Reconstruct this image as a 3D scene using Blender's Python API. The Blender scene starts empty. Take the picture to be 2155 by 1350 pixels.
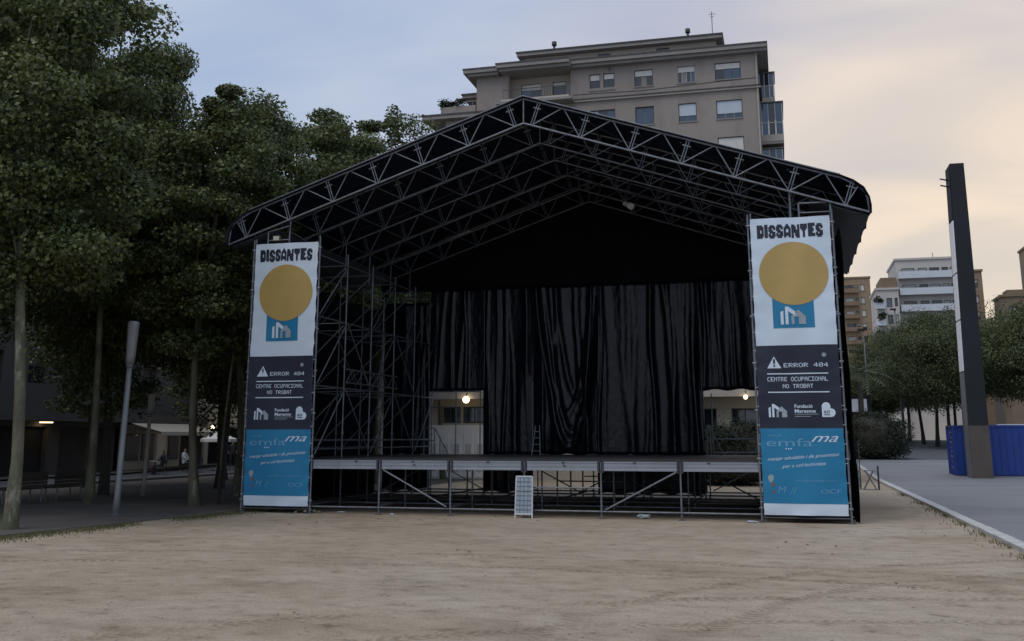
import bpy, bmesh, math, random
import numpy as np
from mathutils import Matrix, Vector, Quaternion

random.seed(7)
rng = np.random.default_rng(11)
SC = bpy.context.scene
COL = SC.collection

# ------------------------------------------------------------------ camera, world, sun, exposure
cam_d = bpy.data.cameras.new('camera')
cam = bpy.data.objects.new('camera', cam_d)
COL.objects.link(cam)
cam.location = (6.854, -27.49, 2.076)
cam.rotation_euler = (math.pi / 2 + 0.211, 0.0, 0.256)
cam_d.sensor_width = 36.0
cam_d.sensor_fit = 'HORIZONTAL'
cam_d.lens = 36.0 * 2165 / 2155
cam_d.shift_y = -0.1009
cam_d.clip_start = 0.1
cam_d.clip_end = 3000
SC.camera = cam

SUN_AZ = math.radians(205)     # clockwise from +Y: soft light through thin cloud, high behind the photographer
SUN_EL = math.radians(60)
GLOW_AZ, GLOW_EL = math.radians(11), math.radians(5)   # peach cloud bank low in the sky
world = bpy.data.worlds.new('World')
SC.world = world
world.use_nodes = True
wn = world.node_tree.nodes
wl = world.node_tree.links
wn.clear()
w_out = wn.new('ShaderNodeOutputWorld')
w_bg = wn.new('ShaderNodeBackground')
w_sky = wn.new('ShaderNodeTexSky')
w_sky.sky_type = 'NISHITA'
w_sky.sun_disc = False
w_sky.sun_elevation = SUN_EL
w_sky.sun_rotation = SUN_AZ
w_sky.air_density = 1.2
w_sky.dust_density = 2.0
w_tc = wn.new('ShaderNodeTexCoord')


def wmath(op, a, b=None):
    n = wn.new('ShaderNodeMath')
    n.operation = op
    for i, v in enumerate((a, b)):
        if v is None:
            continue
        if isinstance(v, (int, float)):
            n.inputs[i].default_value = v
        else:
            wl.new(v, n.inputs[i])
    return n.outputs[0]


sep = wn.new('ShaderNodeSeparateXYZ')
wl.new(w_tc.outputs['Generated'], sep.inputs[0])
zz = wmath('ADD', wmath('MAXIMUM', sep.outputs[2], 0.0), 0.22)
px = wmath('DIVIDE', sep.outputs[0], zz)
py = wmath('DIVIDE', sep.outputs[1], zz)
comb = wn.new('ShaderNodeCombineXYZ')
wl.new(px, comb.inputs[0])
wl.new(py, comb.inputs[1])
mp = wn.new('ShaderNodeMapping')
mp.inputs['Scale'].default_value = (0.8, 1.35, 1.0)
mp.inputs['Rotation'].default_value = (0, 0, 0.45)
wl.new(comb.outputs[0], mp.inputs['Vector'])
nz = wn.new('ShaderNodeTexNoise')
nz.inputs['Scale'].default_value = 1.15
nz.inputs['Detail'].default_value = 5
nz.inputs['Roughness'].default_value = 0.45
nz.inputs['Distortion'].default_value = 1.1
wl.new(mp.outputs[0], nz.inputs['Vector'])
crp = wn.new('ShaderNodeMapRange')
crp.inputs['From Min'].default_value = 0.32
crp.inputs['From Max'].default_value = 0.72
crp.inputs['To Min'].default_value = 0.0
crp.inputs['To Max'].default_value = 1.0
crp.interpolation_type = 'SMOOTHSTEP'
wl.new(nz.outputs[0], crp.inputs['Value'])
gd_ = (math.sin(GLOW_AZ) * math.cos(GLOW_EL), math.cos(GLOW_AZ) * math.cos(GLOW_EL), math.sin(GLOW_EL))
sd = (math.sin(SUN_AZ) * math.cos(SUN_EL), math.cos(SUN_AZ) * math.cos(SUN_EL), math.sin(SUN_EL))
dot = wn.new('ShaderNodeVectorMath')
dot.operation = 'DOT_PRODUCT'
wl.new(w_tc.outputs['Generated'], dot.inputs[0])
dot.inputs[1].default_value = gd_
# high thin cloud veil: lilac blue away from the sunset, peach towards it
ramp = wn.new('ShaderNodeValToRGB')
er = ramp.color_ramp
er.elements[0].position = 0.0
er.elements[0].color = (0.44, 0.52, 0.65, 1)
er.elements[1].position = 1.0
er.elements[1].color = (0.80, 0.67, 0.52, 1)
for p, c in ((0.86, (0.42, 0.505, 0.645, 1)), (0.925, (0.46, 0.525, 0.645, 1)), (0.957, (0.53, 0.53, 0.59, 1)), (0.980, (0.66, 0.60, 0.56, 1))):
    e = er.elements.new(p)
    e.color = c
mr = wn.new('ShaderNodeMapRange')
mr.inputs['From Min'].default_value = -1.0
mr.inputs['From Max'].default_value = 1.0
wl.new(dot.outputs['Value'], mr.inputs['Value'])
wl.new(mr.outputs[0], ramp.inputs[0])
# streaks: brighter cloud bands on the veil
band = wn.new('ShaderNodeMix')
band.data_type = 'RGBA'
band.blend_type = 'MULTIPLY'
band.inputs['Factor'].default_value = 1.0
ramp2 = wn.new('ShaderNodeValToRGB')
ramp2.color_ramp.elements[0].color = (0.80, 0.84, 0.94, 1)
ramp2.color_ramp.elements[1].color = (1.18, 1.11, 1.02, 1)
wl.new(crp.outputs[0], ramp2.inputs[0])
wl.new(ramp.outputs[0], band.inputs['A'])
wl.new(ramp2.outputs[0], band.inputs['B'])
skm = wn.new('ShaderNodeVectorMath')
skm.operation = 'SCALE'
wl.new(w_sky.outputs[0], skm.inputs[0])
skm.inputs['Scale'].default_value = 0.10
mix = wn.new('ShaderNodeMix')
mix.data_type = 'RGBA'
mix.inputs['Factor'].default_value = 0.88
wl.new(skm.outputs[0], mix.inputs['A'])
wl.new(band.outputs['Result'], mix.inputs['B'])
wl.new(mix.outputs['Result'], w_bg.inputs['Color'])
w_bg.inputs['Strength'].default_value = 1.06
wl.new(w_bg.outputs[0], w_out.inputs[0])

sun_d = bpy.data.lights.new('sun', 'SUN')
sun_d.energy = 1.0
sun_d.angle = math.radians(40)
sun_d.color = (1.0, 0.93, 0.84)
sun = bpy.data.objects.new('sun', sun_d)
COL.objects.link(sun)
sun.rotation_euler = Vector((-sd[0], -sd[1], -sd[2])).to_track_quat('-Z', 'Y').to_euler()

vs = SC.view_settings
vs.view_transform = 'Standard'
vs.look = 'None'
vs.exposure = 0.14
vs.gamma = 1.0
vs.use_curve_mapping = False
SC.render.engine = 'CYCLES'
SC.cycles.use_denoising = True
SC.cycles.max_bounces = 6
SC.cycles.diffuse_bounces = 3
SC.cycles.transparent_max_bounces = 8


# ------------------------------------------------------------------ materials
MATS = {}


def mat(name, col, rough=0.7, metal=0.0, var=0.0, scale=3.0, bump=0.0, bscale=40.0, col2=None, spec=0.5,
        translucent=0.0, emit=0.0, island=0.0, detail=5, stretch=None, wear=None):
    """procedural Principled material: colour noise (var or col2), fine bump, optional per-piece variation and wear blotches"""
    if name in MATS:
        return MATS[name]
    m = bpy.data.materials.new(name)
    MATS[name] = m
    m.use_nodes = True
    n = m.node_tree.nodes
    l = m.node_tree.links
    b = n['Principled BSDF']
    b.inputs['Roughness'].default_value = rough
    b.inputs['Metallic'].default_value = metal
    b.inputs['Specular IOR Level'].default_value = spec
    b.inputs['Base Color'].default_value = (*col, 1)
    tc = n.new('ShaderNodeTexCoord')
    src = tc.outputs['Object']
    geo = n.new('ShaderNodeNewGeometry')
    src = geo.outputs['Position']
    if stretch:
        mpn = n.new('ShaderNodeMapping')
        mpn.inputs['Scale'].default_value = stretch
        l.new(src, mpn.inputs['Vector'])
        src = mpn.outputs[0]
    out = None
    if var or col2:
        t = n.new('ShaderNodeTexNoise')
        t.inputs['Scale'].default_value = scale
        t.inputs['Detail'].default_value = detail
        t.inputs['Roughness'].default_value = 0.6
        l.new(src, t.inputs['Vector'])
        r = n.new('ShaderNodeValToRGB')
        r.color_ramp.elements[0].position = 0.3
        r.color_ramp.elements[1].position = 0.7
        c2 = col2 or tuple(min(1, c * (1 + var)) for c in col)
        c1 = col if col2 else tuple(c * (1 - var) for c in col)
        r.color_ramp.elements[0].color = (*c1, 1)
        r.color_ramp.elements[1].color = (*c2, 1)
        l.new(t.outputs[0], r.inputs[0])
        out = r.outputs[0]
    if wear:
        wc, wsc, lo, hi = wear
        t = n.new('ShaderNodeTexNoise')
        t.inputs['Scale'].default_value = wsc
        t.inputs['Detail'].default_value = 8
        t.inputs['Roughness'].default_value = 0.7
        l.new(src, t.inputs['Vector'])
        r = n.new('ShaderNodeMapRange')
        r.inputs['From Min'].default_value = lo
        r.inputs['From Max'].default_value = hi
        l.new(t.outputs[0], r.inputs['Value'])
        mx = n.new('ShaderNodeMix')
        mx.data_type = 'RGBA'
        mx.inputs['B'].default_value = (*wc, 1)
        if out:
            l.new(out, mx.inputs['A'])
        else:
            mx.inputs['A'].default_value = (*col, 1)
        l.new(r.outputs[0], mx.inputs['Factor'])
        out = mx.outputs['Result']
    if island:
        hs = n.new('ShaderNodeHueSaturation')
        mrn = n.new('ShaderNodeMapRange')
        mrn.inputs['To Min'].default_value = 1 - island
        mrn.inputs['To Max'].default_value = 1 + island
        l.new(geo.outputs['Random Per Island'], mrn.inputs['Value'])
        l.new(mrn.outputs[0], hs.inputs['Value'])
        if out:
            l.new(out, hs.inputs['Color'])
        else:
            hs.inputs['Color'].default_value = (*col, 1)
        out = hs.outputs[0]
    if out:
        l.new(out, b.inputs['Base Color'])
    if bump:
        t = n.new('ShaderNodeTexNoise')
        t.inputs['Scale'].default_value = bscale
        t.inputs['Detail'].default_value = 6
        l.new(src, t.inputs['Vector'])
        bn = n.new('ShaderNodeBump')
        bn.inputs['Strength'].default_value = bump
        bn.inputs['Distance'].default_value = 0.05
        l.new(t.outputs[0], bn.inputs['Height'])
        l.new(bn.outputs[0], b.inputs['Normal'])
    if emit:
        b.inputs['Emission Color'].default_value = (*col, 1)
        b.inputs['Emission Strength'].default_value = emit
    if translucent:
        tr = n.new('ShaderNodeBsdfTranslucent')
        if out:
            l.new(out, tr.inputs[0])
        else:
            tr.inputs[0].default_value = (*col, 1)
        ms = n.new('ShaderNodeMixShader')
        ms.inputs[0].default_value = translucent
        l.new(b.outputs[0], ms.inputs[1])
        l.new(tr.outputs[0], ms.inputs[2])
        l.new(ms.outputs[0], n['Material Output'].inputs[0])
    return m


def sand_material():
    m = bpy.data.materials.new('sand')
    m.use_nodes = True
    n = m.node_tree.nodes
    l = m.node_tree.links
    b = n['Principled BSDF']
    b.inputs['Roughness'].default_value = 0.95
    b.inputs['Specular IOR Level'].default_value = 0.15
    geo = n.new('ShaderNodeNewGeometry')

    def noise(sc, det, stretch=None, rot=0.0):
        v = geo.outputs['Position']
        if stretch:
            mpn = n.new('ShaderNodeMapping')
            mpn.inputs['Scale'].default_value = stretch
            mpn.inputs['Rotation'].default_value = (0, 0, rot)
            l.new(v, mpn.inputs['Vector'])
            v = mpn.outputs[0]
        t = n.new('ShaderNodeTexNoise')
        t.inputs['Scale'].default_value = sc
        t.inputs['Detail'].default_value = det
        t.inputs['Roughness'].default_value = 0.65
        l.new(v, t.inputs['Vector'])
        return t.outputs[0]

    def ramp_(v, stops):
        r = n.new('ShaderNodeValToRGB')
        el = r.color_ramp.elements
        el[0].position, el[0].color = stops[0][0], (*stops[0][1], 1)
        el[1].position, el[1].color = stops[-1][0], (*stops[-1][1], 1)
        for p, c in stops[1:-1]:
            e_ = el.new(p)
            e_.color = (*c, 1)
        l.new(v, r.inputs[0])
        return r.outputs[0]

    def mul(a, bb, fac=1.0):
        x = n.new('ShaderNodeMix')
        x.data_type = 'RGBA'
        x.blend_type = 'MULTIPLY'
        x.inputs['Factor'].default_value = fac
        l.new(a, x.inputs['A'])
        l.new(bb, x.inputs['B'])
        return x.outputs['Result']

    big = ramp_(noise(0.16, 4), [(0.3, (0.375, 0.30, 0.222)), (0.5, (0.42, 0.348, 0.268)), (0.7, (0.445, 0.382, 0.31))])
    scuff = ramp_(noise(2.6, 9, (0.85, 1.15, 1), 0.2), [(0.33, (0.55, 0.53, 0.50)), (0.42, (0.88, 0.87, 0.86)), (0.58, (1.04, 1.04, 1.04))])
    grain = ramp_(noise(26, 6), [(0.3, (0.62, 0.61, 0.60)), (0.5, (1.0, 1.0, 1.0)), (0.7, (1.22, 1.22, 1.22))])
    patch = ramp_(noise(0.45, 10, (0.7, 1.1, 1), 0.15), [(0.30, (0.60, 0.57, 0.53)), (0.43, (0.88, 0.865, 0.84)), (0.55, (1, 1, 1))])
    c = mul(mul(mul(big, scuff, 0.9), grain, 0.8), patch, 0.9)
    l.new(c, b.inputs['Base Color'])
    # scuffed, tyre-tracked surface relief
    bn1 = n.new('ShaderNodeBump')
    bn1.inputs['Strength'].default_value = 0.9
    bn1.inputs['Distance'].default_value = 0.06
    # tyre tracks: arcs of tread pressed into the sand
    sp_ = n.new('ShaderNodeSeparateXYZ')
    l.new(geo.outputs['Position'], sp_.inputs[0])

    def mth(op, a, b_=None):
        q = n.new('ShaderNodeMath')
        q.operation = op
        for i_, v_ in enumerate((a, b_)):
            if v_ is None:
                continue
            if isinstance(v_, (int, float)):
                q.inputs[i_].default_value = v_
            else:
                l.new(v_, q.inputs[i_])
        return q.outputs[0]
    tracks = None
    wob = mth('MULTIPLY', noise(0.6, 3), 0.9)
    for (tx, ty, tr_) in ((11.0, -27.0, 13.2), (11.0, -27.0, 14.9), (2.0, -40.0, 29.5), (2.0, -40.0, 31.1), (16.0, -18.0, 10.5), (16.0, -18.0, 12.0)):
        dx_ = mth('SUBTRACT', sp_.outputs[0], tx)
        dy_ = mth('SUBTRACT', sp_.outputs[1], ty)
        rr_ = mth('ADD', mth('SQRT', mth('ADD', mth('MULTIPLY', dx_, dx_), mth('MULTIPLY', dy_, dy_))), wob)
        e_ = mth('ABSOLUTE', mth('SUBTRACT', rr_, tr_ + 0.45))
        msk = mth('MAXIMUM', mth('SUBTRACT', 1.0, mth('MULTIPLY', e_, 5.5)), 0.0)
        tread = mth('ADD', mth('MULTIPLY', mth('SINE', mth('ADD', mth('MULTIPLY', mth('ARCTAN2', dy_, dx_), tr_ * 38.0), mth('MULTIPLY', e_, 30.0))), 0.5), 0.6)
        k_ = mth('MULTIPLY', mth('MINIMUM', mth('MULTIPLY', msk, 2.0), 1.0), tread)
        tracks = k_ if tracks is None else mth('MAXIMUM', tracks, k_)
    fade = n.new('ShaderNodeMapRange')
    fade.inputs['From Min'].default_value = 0.36
    fade.inputs['From Max'].default_value = 0.52
    l.new(noise(0.22, 5), fade.inputs['Value'])
    tracks = mth('MULTIPLY', tracks, fade.outputs[0])
    tk = n.new('ShaderNodeMix')
    tk.data_type = 'RGBA'
    tk.blend_type = 'MULTIPLY'
    tk.inputs['B'].default_value = (0.66, 0.63, 0.59, 1)
    l.new(mth('MULTIPLY', tracks, 0.75), tk.inputs['Factor'])
    l.new(c, tk.inputs['A'])
    l.new(tk.outputs['Result'], b.inputs['Base Color'])
    l.new(mth('SUBTRACT', noise(2.6, 10, (0.85, 1.15, 1), 0.2), mth('MULTIPLY', tracks, 0.25)), bn1.inputs['Height'])
    bn2 = n.new('ShaderNodeBump')
    bn2.inputs['Strength'].default_value = 0.6
    bn2.inputs['Distance'].default_value = 0.012
    l.new(noise(30, 5), bn2.inputs['Height'])
    l.new(bn1.outputs[0], bn2.inputs['Normal'])
    l.new(bn2.outputs[0], b.inputs['Normal'])
    return m


M_STEEL = mat('galvanised_steel', (0.17, 0.185, 0.21), 0.5, 0.5, var=0.3, scale=6)
M_ALU = mat('aluminium', (0.27, 0.295, 0.335), 0.5, 0.3, var=0.15, scale=2.5, wear=((0.2, 0.21, 0.23), 5.0, 0.5, 0.8))
M_COUPLER = mat('dark_coupler', (0.06, 0.065, 0.075), 0.5, 0.5)
M_MEMBRANE = mat('black_roof_membrane', (0.011, 0.014, 0.030), 0.5, var=0.25, scale=1.2, spec=0.3, translucent=0.12, bump=0.15, bscale=2.0)
M_CLOTH = mat('black_satin_cloth', (0.005, 0.006, 0.010), 0.27, var=0.2, scale=2, spec=0.34, bump=0.6, bscale=6, stretch=(1, 1, 0.4))
M_SHEET = mat('black_side_sheet', (0.005, 0.0055, 0.008), 0.75, var=0.2, scale=2, bump=0.2, bscale=3, spec=0.12)
M_DECK = mat('dark_deck_plywood', (0.055, 0.055, 0.06), 0.5, var=0.3, scale=3, bump=0.1)
M_BARK = mat('plane_bark', (0.060, 0.054, 0.034), 0.9, col2=(0.17, 0.16, 0.11), scale=3.0, wear=((0.26, 0.245, 0.18), 2.2, 0.56, 0.62), bump=0.4, bscale=9, stretch=(1, 1, 0.45))
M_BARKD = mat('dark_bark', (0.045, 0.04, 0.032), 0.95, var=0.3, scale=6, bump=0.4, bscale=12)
M_LEAF = mat('plane_leaf', (0.055, 0.085, 0.024), 0.5, col2=(0.150, 0.165, 0.058), scale=1.0, translucent=0.28, island=0.6)
M_LEAFB = mat('soft_leaf', (0.062, 0.086, 0.032), 0.6, col2=(0.135, 0.145, 0.062), scale=0.45, translucent=0.25, island=0.35)
M_LEAFH = mat('hedge_leaf', (0.010, 0.016, 0.007), 0.75, col2=(0.018, 0.028, 0.011), scale=0.7, island=0.3)
M_PALM = mat('palm_leaf', (0.085, 0.105, 0.05), 0.5, var=0.3, scale=1, island=0.3)
M_GRASS = mat('grass_blade', (0.07, 0.085, 0.03), 0.8, col2=(0.15, 0.14, 0.06), scale=1.5, island=0.4)
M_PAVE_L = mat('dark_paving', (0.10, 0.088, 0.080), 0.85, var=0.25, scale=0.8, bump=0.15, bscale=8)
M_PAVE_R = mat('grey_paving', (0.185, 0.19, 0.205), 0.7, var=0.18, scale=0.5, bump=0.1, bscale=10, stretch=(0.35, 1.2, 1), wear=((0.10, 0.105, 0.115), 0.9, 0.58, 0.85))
M_KERB = mat('pale_kerb_stone', (0.48, 0.48, 0.47), 0.8, var=0.15, scale=2, bump=0.1, island=0.12, wear=((0.33, 0.32, 0.29), 4, 0.6, 0.85))
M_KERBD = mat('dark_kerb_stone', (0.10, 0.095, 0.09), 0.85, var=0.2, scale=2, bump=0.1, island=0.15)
M_ROAD = mat('asphalt', (0.075, 0.08, 0.09), 0.8, var=0.2, scale=1.0, bump=0.15, bscale=30)
M_WHITE_PRINT = mat('banner_white_vinyl', (0.60, 0.70, 0.81), 0.5, var=0.04, scale=1.5)  # white vinyl with the blue of the sky light put into its colour
M_NAVY = mat('banner_navy_print', (0.010, 0.014, 0.032), 0.5)
M_BLUE = mat('banner_blue_print', (0.010, 0.19, 0.37), 0.5, var=0.06, scale=1.2)
M_BLUE2 = mat('banner_pale_blue_print', (0.13, 0.34, 0.52), 0.5)
M_OCHRE = mat('banner_ochre_print', (0.45, 0.31, 0.10), 0.5, var=0.06, scale=2)
M_GREYP = mat('banner_grey_print', (0.30, 0.36, 0.40), 0.5)
M_REDP = mat('banner_red_print', (0.25, 0.08, 0.06), 0.5)
M_RENDER = mat('grey_brown_render', (0.275, 0.240, 0.215), 0.9, var=0.10, scale=0.25, bump=0.08, bscale=12, stretch=(1, 1, 0.3), wear=((0.20, 0.175, 0.16), 0.9, 0.5, 0.8))
M_RENDERL = mat('warm_pale_render', (0.36, 0.315, 0.27), 0.9, var=0.06, scale=0.4)
M_CORN = mat('cornice_soffit', (0.24, 0.225, 0.21), 0.85, var=0.08, scale=1)
M_BANDM = mat('pale_stone_band', (0.42, 0.385, 0.34), 0.85, var=0.08, scale=1)
M_ROOFT = mat('dark_roof_tiles', (0.075, 0.068, 0.065), 0.8, var=0.25, scale=4)
M_FRAME = mat('dark_window_frame', (0.07, 0.068, 0.066), 0.5)
M_FRAMEW = mat('pale_window_frame', (0.45, 0.45, 0.44), 0.5)
M_GLASS = mat('window_glass', (0.018, 0.022, 0.028), 0.06, spec=0.9)
M_GLASSB = mat('sky_reflecting_glass', (0.06, 0.085, 0.12), 0.05, metal=0.4, spec=1.0)
M_SHUT = mat('pale_roller_shutter', (0.56, 0.55, 0.52), 0.6, var=0.08, scale=2)
M_SHUTB = mat('grey_blue_roller_shutter', (0.44, 0.50, 0.56), 0.6, var=0.06, scale=2)
M_RAIL = mat('dark_railing', (0.06, 0.062, 0.068), 0.5, 0.3)
M_TAN = mat('tan_brick', (0.27, 0.20, 0.135), 0.9, var=0.12, scale=0.5)
M_TAND = mat('dark_tan_brick', (0.20, 0.145, 0.10), 0.9, var=0.12, scale=0.5)
M_WHITEB = mat('white_block_render', (0.50, 0.47, 0.44), 0.85, var=0.06, scale=0.3)
M_BALC = mat('pale_balcony_front', (0.56, 0.60, 0.64), 0.7, var=0.06, scale=0.6)
M_POLE = mat('dark_blue_grey_steel', (0.018, 0.021, 0.026), 0.6, 0.0, spec=0.25, var=0.15, scale=0.6)
M_POLEL = mat('grey_pole_side', (0.16, 0.17, 0.185), 0.5, 0.2, var=0.1, scale=0.6)
M_RUST = mat('brown_steel', (0.085, 0.070, 0.063), 0.75, var=0.15, scale=1.2)
M_OPAL = mat('opal_panel', (0.82, 0.83, 0.86), 0.35)
M_BLUEBOX = mat('royal_blue_paint', (0.007, 0.042, 0.26), 0.5, var=0.15, wear=((0.02, 0.04, 0.14), 1.6, 0.55, 0.8), scale=1.5)
M_DARKBLUE = mat('dark_blue_frame', (0.006, 0.012, 0.05), 0.5)
M_YEL = mat('yellow_mark', (0.30, 0.28, 0.10), 0.6)
M_CREAM = mat('cream_wall', (0.46, 0.42, 0.34), 0.85, var=0.08, scale=0.6)
M_WHITE = mat('white_panel', (0.82, 0.81, 0.78), 0.6, var=0.05, scale=1.5)
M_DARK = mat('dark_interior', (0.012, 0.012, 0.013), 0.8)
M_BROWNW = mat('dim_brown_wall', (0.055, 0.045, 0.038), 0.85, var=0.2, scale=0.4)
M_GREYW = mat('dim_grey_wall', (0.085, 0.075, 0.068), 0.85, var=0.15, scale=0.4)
M_BULB = mat('lit_bulb', (1.0, 0.80, 0.48), 0.5, emit=4.0)
M_BULB2 = mat('lit_ceiling_lamp', (1.0, 0.76, 0.42), 0.5, emit=2.5)
M_WOOD = mat('dark_wood_slat', (0.045, 0.036, 0.028), 0.7, var=0.25, scale=4)
M_PALLET = mat('pallet_wood', (0.085, 0.075, 0.045), 0.85, var=0.3, scale=4)
M_STONE = mat('pale_rubble', (0.26, 0.24, 0.17), 0.9, var=0.2, scale=5)
M_SKIN = mat('skin', (0.38, 0.24, 0.17), 0.6)
M_HAIR = mat('dark_hair', (0.02, 0.015, 0.012), 0.6)
M_SHIRT_W = mat('pale_shirt', (0.55, 0.56, 0.60), 0.8)
M_SHIRT_D = mat('dark_shirt', (0.03, 0.035, 0.05), 0.8)
M_TROUSER = mat('dark_trousers', (0.025, 0.027, 0.035), 0.8)
M_MESHP = mat('grey_blue_mesh_panel', (0.22, 0.28, 0.34), 0.6, col2=(0.33, 0.40, 0.47), scale=9)
M_AWN = mat('cream_awning', (0.50, 0.46, 0.36), 0.8)
M_SAND = sand_material()


# ------------------------------------------------------------------ helpers
def wm(o):
    b = o.matrix_basis.copy()
    return b if o.parent is None else wm(o.parent) @ o.matrix_parent_inverse @ b


def adopt(o, parent):
    """parent o; its own loc / rot / scale stay in world terms"""
    if parent is not None:
        o.parent = parent
        o.matrix_parent_inverse = wm(parent).inverted()
    return o


def tag(o, label=None, category=None, group=None, kind=None):
    if label:
        o['label'] = label
    if category:
        o['category'] = category
    if group:
        o['group'] = group
    if kind:
        o['kind'] = kind
    return o


def thing(name, loc, label, category, group=None):
    o = bpy.data.objects.new(name, None)
    o.empty_display_size = 0.3
    o.location = loc
    COL.objects.link(o)
    return tag(o, label, category, group)


def part_empty(name, loc, parent):
    o = bpy.data.objects.new(name, None)
    o.location = loc
    COL.objects.link(o)
    return adopt(o, parent)


def mesh_obj(name, verts, faces, m, parent=None, smooth=False, loc=None):
    me = bpy.data.meshes.new(name)
    me.from_pydata([tuple(v) for v in verts], [], [tuple(f) for f in faces])
    me.materials.append(m)
    if smooth:
        me.polygons.foreach_set('use_smooth', [True] * len(me.polygons))
    o = bpy.data.objects.new(name, me)
    if loc:
        o.location = loc
    COL.objects.link(o)
    return adopt(o, parent)


def bm_obj(name, bm, m, parent=None, smooth=False):
    me = bpy.data.meshes.new(name)
    bm.to_mesh(me)
    bm.free()
    me.materials.append(m)
    if smooth:
        me.polygons.foreach_set('use_smooth', [True] * len(me.polygons))
    o = bpy.data.objects.new(name, me)
    COL.objects.link(o)
    return adopt(o, parent)


_shared = {}


def shared(kind, m):
    k = (kind, m.name)
    if k in _shared:
        return _shared[k]
    bm = bmesh.new()
    if kind == 'cube':
        bmesh.ops.create_cube(bm, size=1.0)
    elif kind == 'bcube':
        bmesh.ops.create_cube(bm, size=1.0)
        bmesh.ops.bevel(bm, geom=bm.edges[:], offset=0.03, segments=1, affect='EDGES')
    else:
        n = int(kind[4:])
        bmesh.ops.create_cone(bm, cap_ends=True, segments=n, radius1=1, radius2=1, depth=1)
    me = bpy.data.meshes.new(kind + '_' + m.name)
    bm.to_mesh(me)
    bm.free()
    if kind.startswith('tube'):
        me.polygons.foreach_set('use_smooth', [len(p.vertices) == 4 for p in me.polygons])
    me.materials.append(m)
    _shared[k] = me
    return me


def box(name, x0, x1, y0, y1, z0, z1, m, parent=None, kind='cube', rz=0.0):
    o = bpy.data.objects.new(name, shared(kind, m))
    o.location = ((x0 + x1) / 2, (y0 + y1) / 2, (z0 + z1) / 2)
    o.scale = (abs(x1 - x0), abs(y1 - y0), abs(z1 - z0))
    o.rotation_euler = (0, 0, rz)
    COL.objects.link(o)
    return adopt(o, parent)


def bar(name, p, q, r, m, parent=None, n=8):
    p, q = Vector(p), Vector(q)
    d = q - p
    o = bpy.data.objects.new(name, shared('tube%d' % n, m))
    o.location = (p + q) / 2
    o.rotation_euler = d.to_track_quat('Z', 'Y').to_euler()
    o.scale = (r, r, d.length)
    COL.objects.link(o)
    return adopt(o, parent)


def add_box(bm, x0, x1, y0, y1, z0, z1):
    vs_ = [bm.verts.new((x, y, z)) for x in (x0, x1) for y in (y0, y1) for z in (z0, z1)]
    for f in ((0, 1, 3, 2), (4, 6, 7, 5), (0, 4, 5, 1), (2, 3, 7, 6), (0, 2, 6, 4), (1, 5, 7, 3)):
        bm.faces.new([vs_[i] for i in f])


def tube_path(name, pts, radii, m, parent=None, n=8):
    """tapered tube along points"""
    verts, faces = [], []
    pts = [Vector(p) for p in pts]
    for i, p in enumerate(pts):
        d = (pts[min(i + 1, len(pts) - 1)] - pts[max(i - 1, 0)]).normalized()
        a = d.orthogonal().normalized() if abs(d.z) < 0.9 else Vector((1, 0, 0))
        a = (a - d * a.dot(d)).normalized()
        b = d.cross(a)
        for k in range(n):
            t = 2 * math.pi * k / n
            verts.append(p + (a * math.cos(t) + b * math.sin(t)) * radii[i])
    for i in range(len(pts) - 1):
        for k in range(n):
            faces.append((i * n + k, i * n + (k + 1) % n, (i + 1) * n + (k + 1) % n, (i + 1) * n + k))
    faces.append(tuple(range(n))[::-1])
    faces.append(tuple((len(pts) - 1) * n + k for k in range(n)))
    return mesh_obj(name, verts, faces, m, parent, smooth=True)


def copy_tree(o, parent=None):
    c = o.copy()
    COL.objects.link(c)
    if parent is not None:
        c.parent = parent
    for ch in list(o.children):
        copy_tree(ch, c)
    return c


def gz(x, y):
    return 0.02 * min(max(y - 26.0, 0.0), 84.0)


# ------------------------------------------------------------------ ground
def sheet(name, xs, ys, dz, m, label=None, xf=None):
    verts, faces = [], []
    for y in ys:
        for x in xs:
            X = xf(x, y) if xf else x
            verts.append((X, y, gz(X, y) + dz))
    w = len(xs)
    for j in range(len(ys) - 1):
        for i in range(w - 1):
            a = j * w + i
            faces.append((a, a + 1, a + w + 1, a + w))
    o = mesh_obj(name, verts, faces, m)
    tag(o, label, None, None, 'structure')
    return o


ground = sheet('ground', [-900, -60, -30, -10, 0, 10, 30, 60, 900], [-120, -40, -20, 0, 26, 60, 110, 300, 1500], 0.0, M_SAND,
               'pale beige trampled sand of the square')


def left_edge(y):
    return -8.55 if y > 1.0 else -8.55 + (y - 1.0) * 0.114


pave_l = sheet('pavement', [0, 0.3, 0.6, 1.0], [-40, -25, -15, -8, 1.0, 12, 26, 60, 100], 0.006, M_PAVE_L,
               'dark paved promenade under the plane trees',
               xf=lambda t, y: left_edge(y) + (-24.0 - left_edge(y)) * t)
for i in range(40):
    y = -22 + i
    if y > 16:
        break
    x = left_edge(y + 0.5)
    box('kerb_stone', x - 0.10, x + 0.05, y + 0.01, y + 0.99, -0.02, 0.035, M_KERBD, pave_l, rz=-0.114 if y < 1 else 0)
road = sheet('road', [-30.0, -27, -24.15], [-40, 0, 26, 60, 110, 200], 0.004, M_ROAD, 'narrow bluish asphalt street beyond the promenade')
for i in range(18):
    y = -14 + i * 4.0
    box('kerb_stone', -24.15, -23.95, y + 0.01, y + 3.98, gz(0, y) - 0.05, gz(0, y) + 0.11, M_KERBD, road)
walk2 = sheet('footpath', [-34, -30.0], [-40, 0, 26, 60, 110, 200], 0.10, M_PAVE_L, 'dim footpath along the shop fronts')

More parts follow.
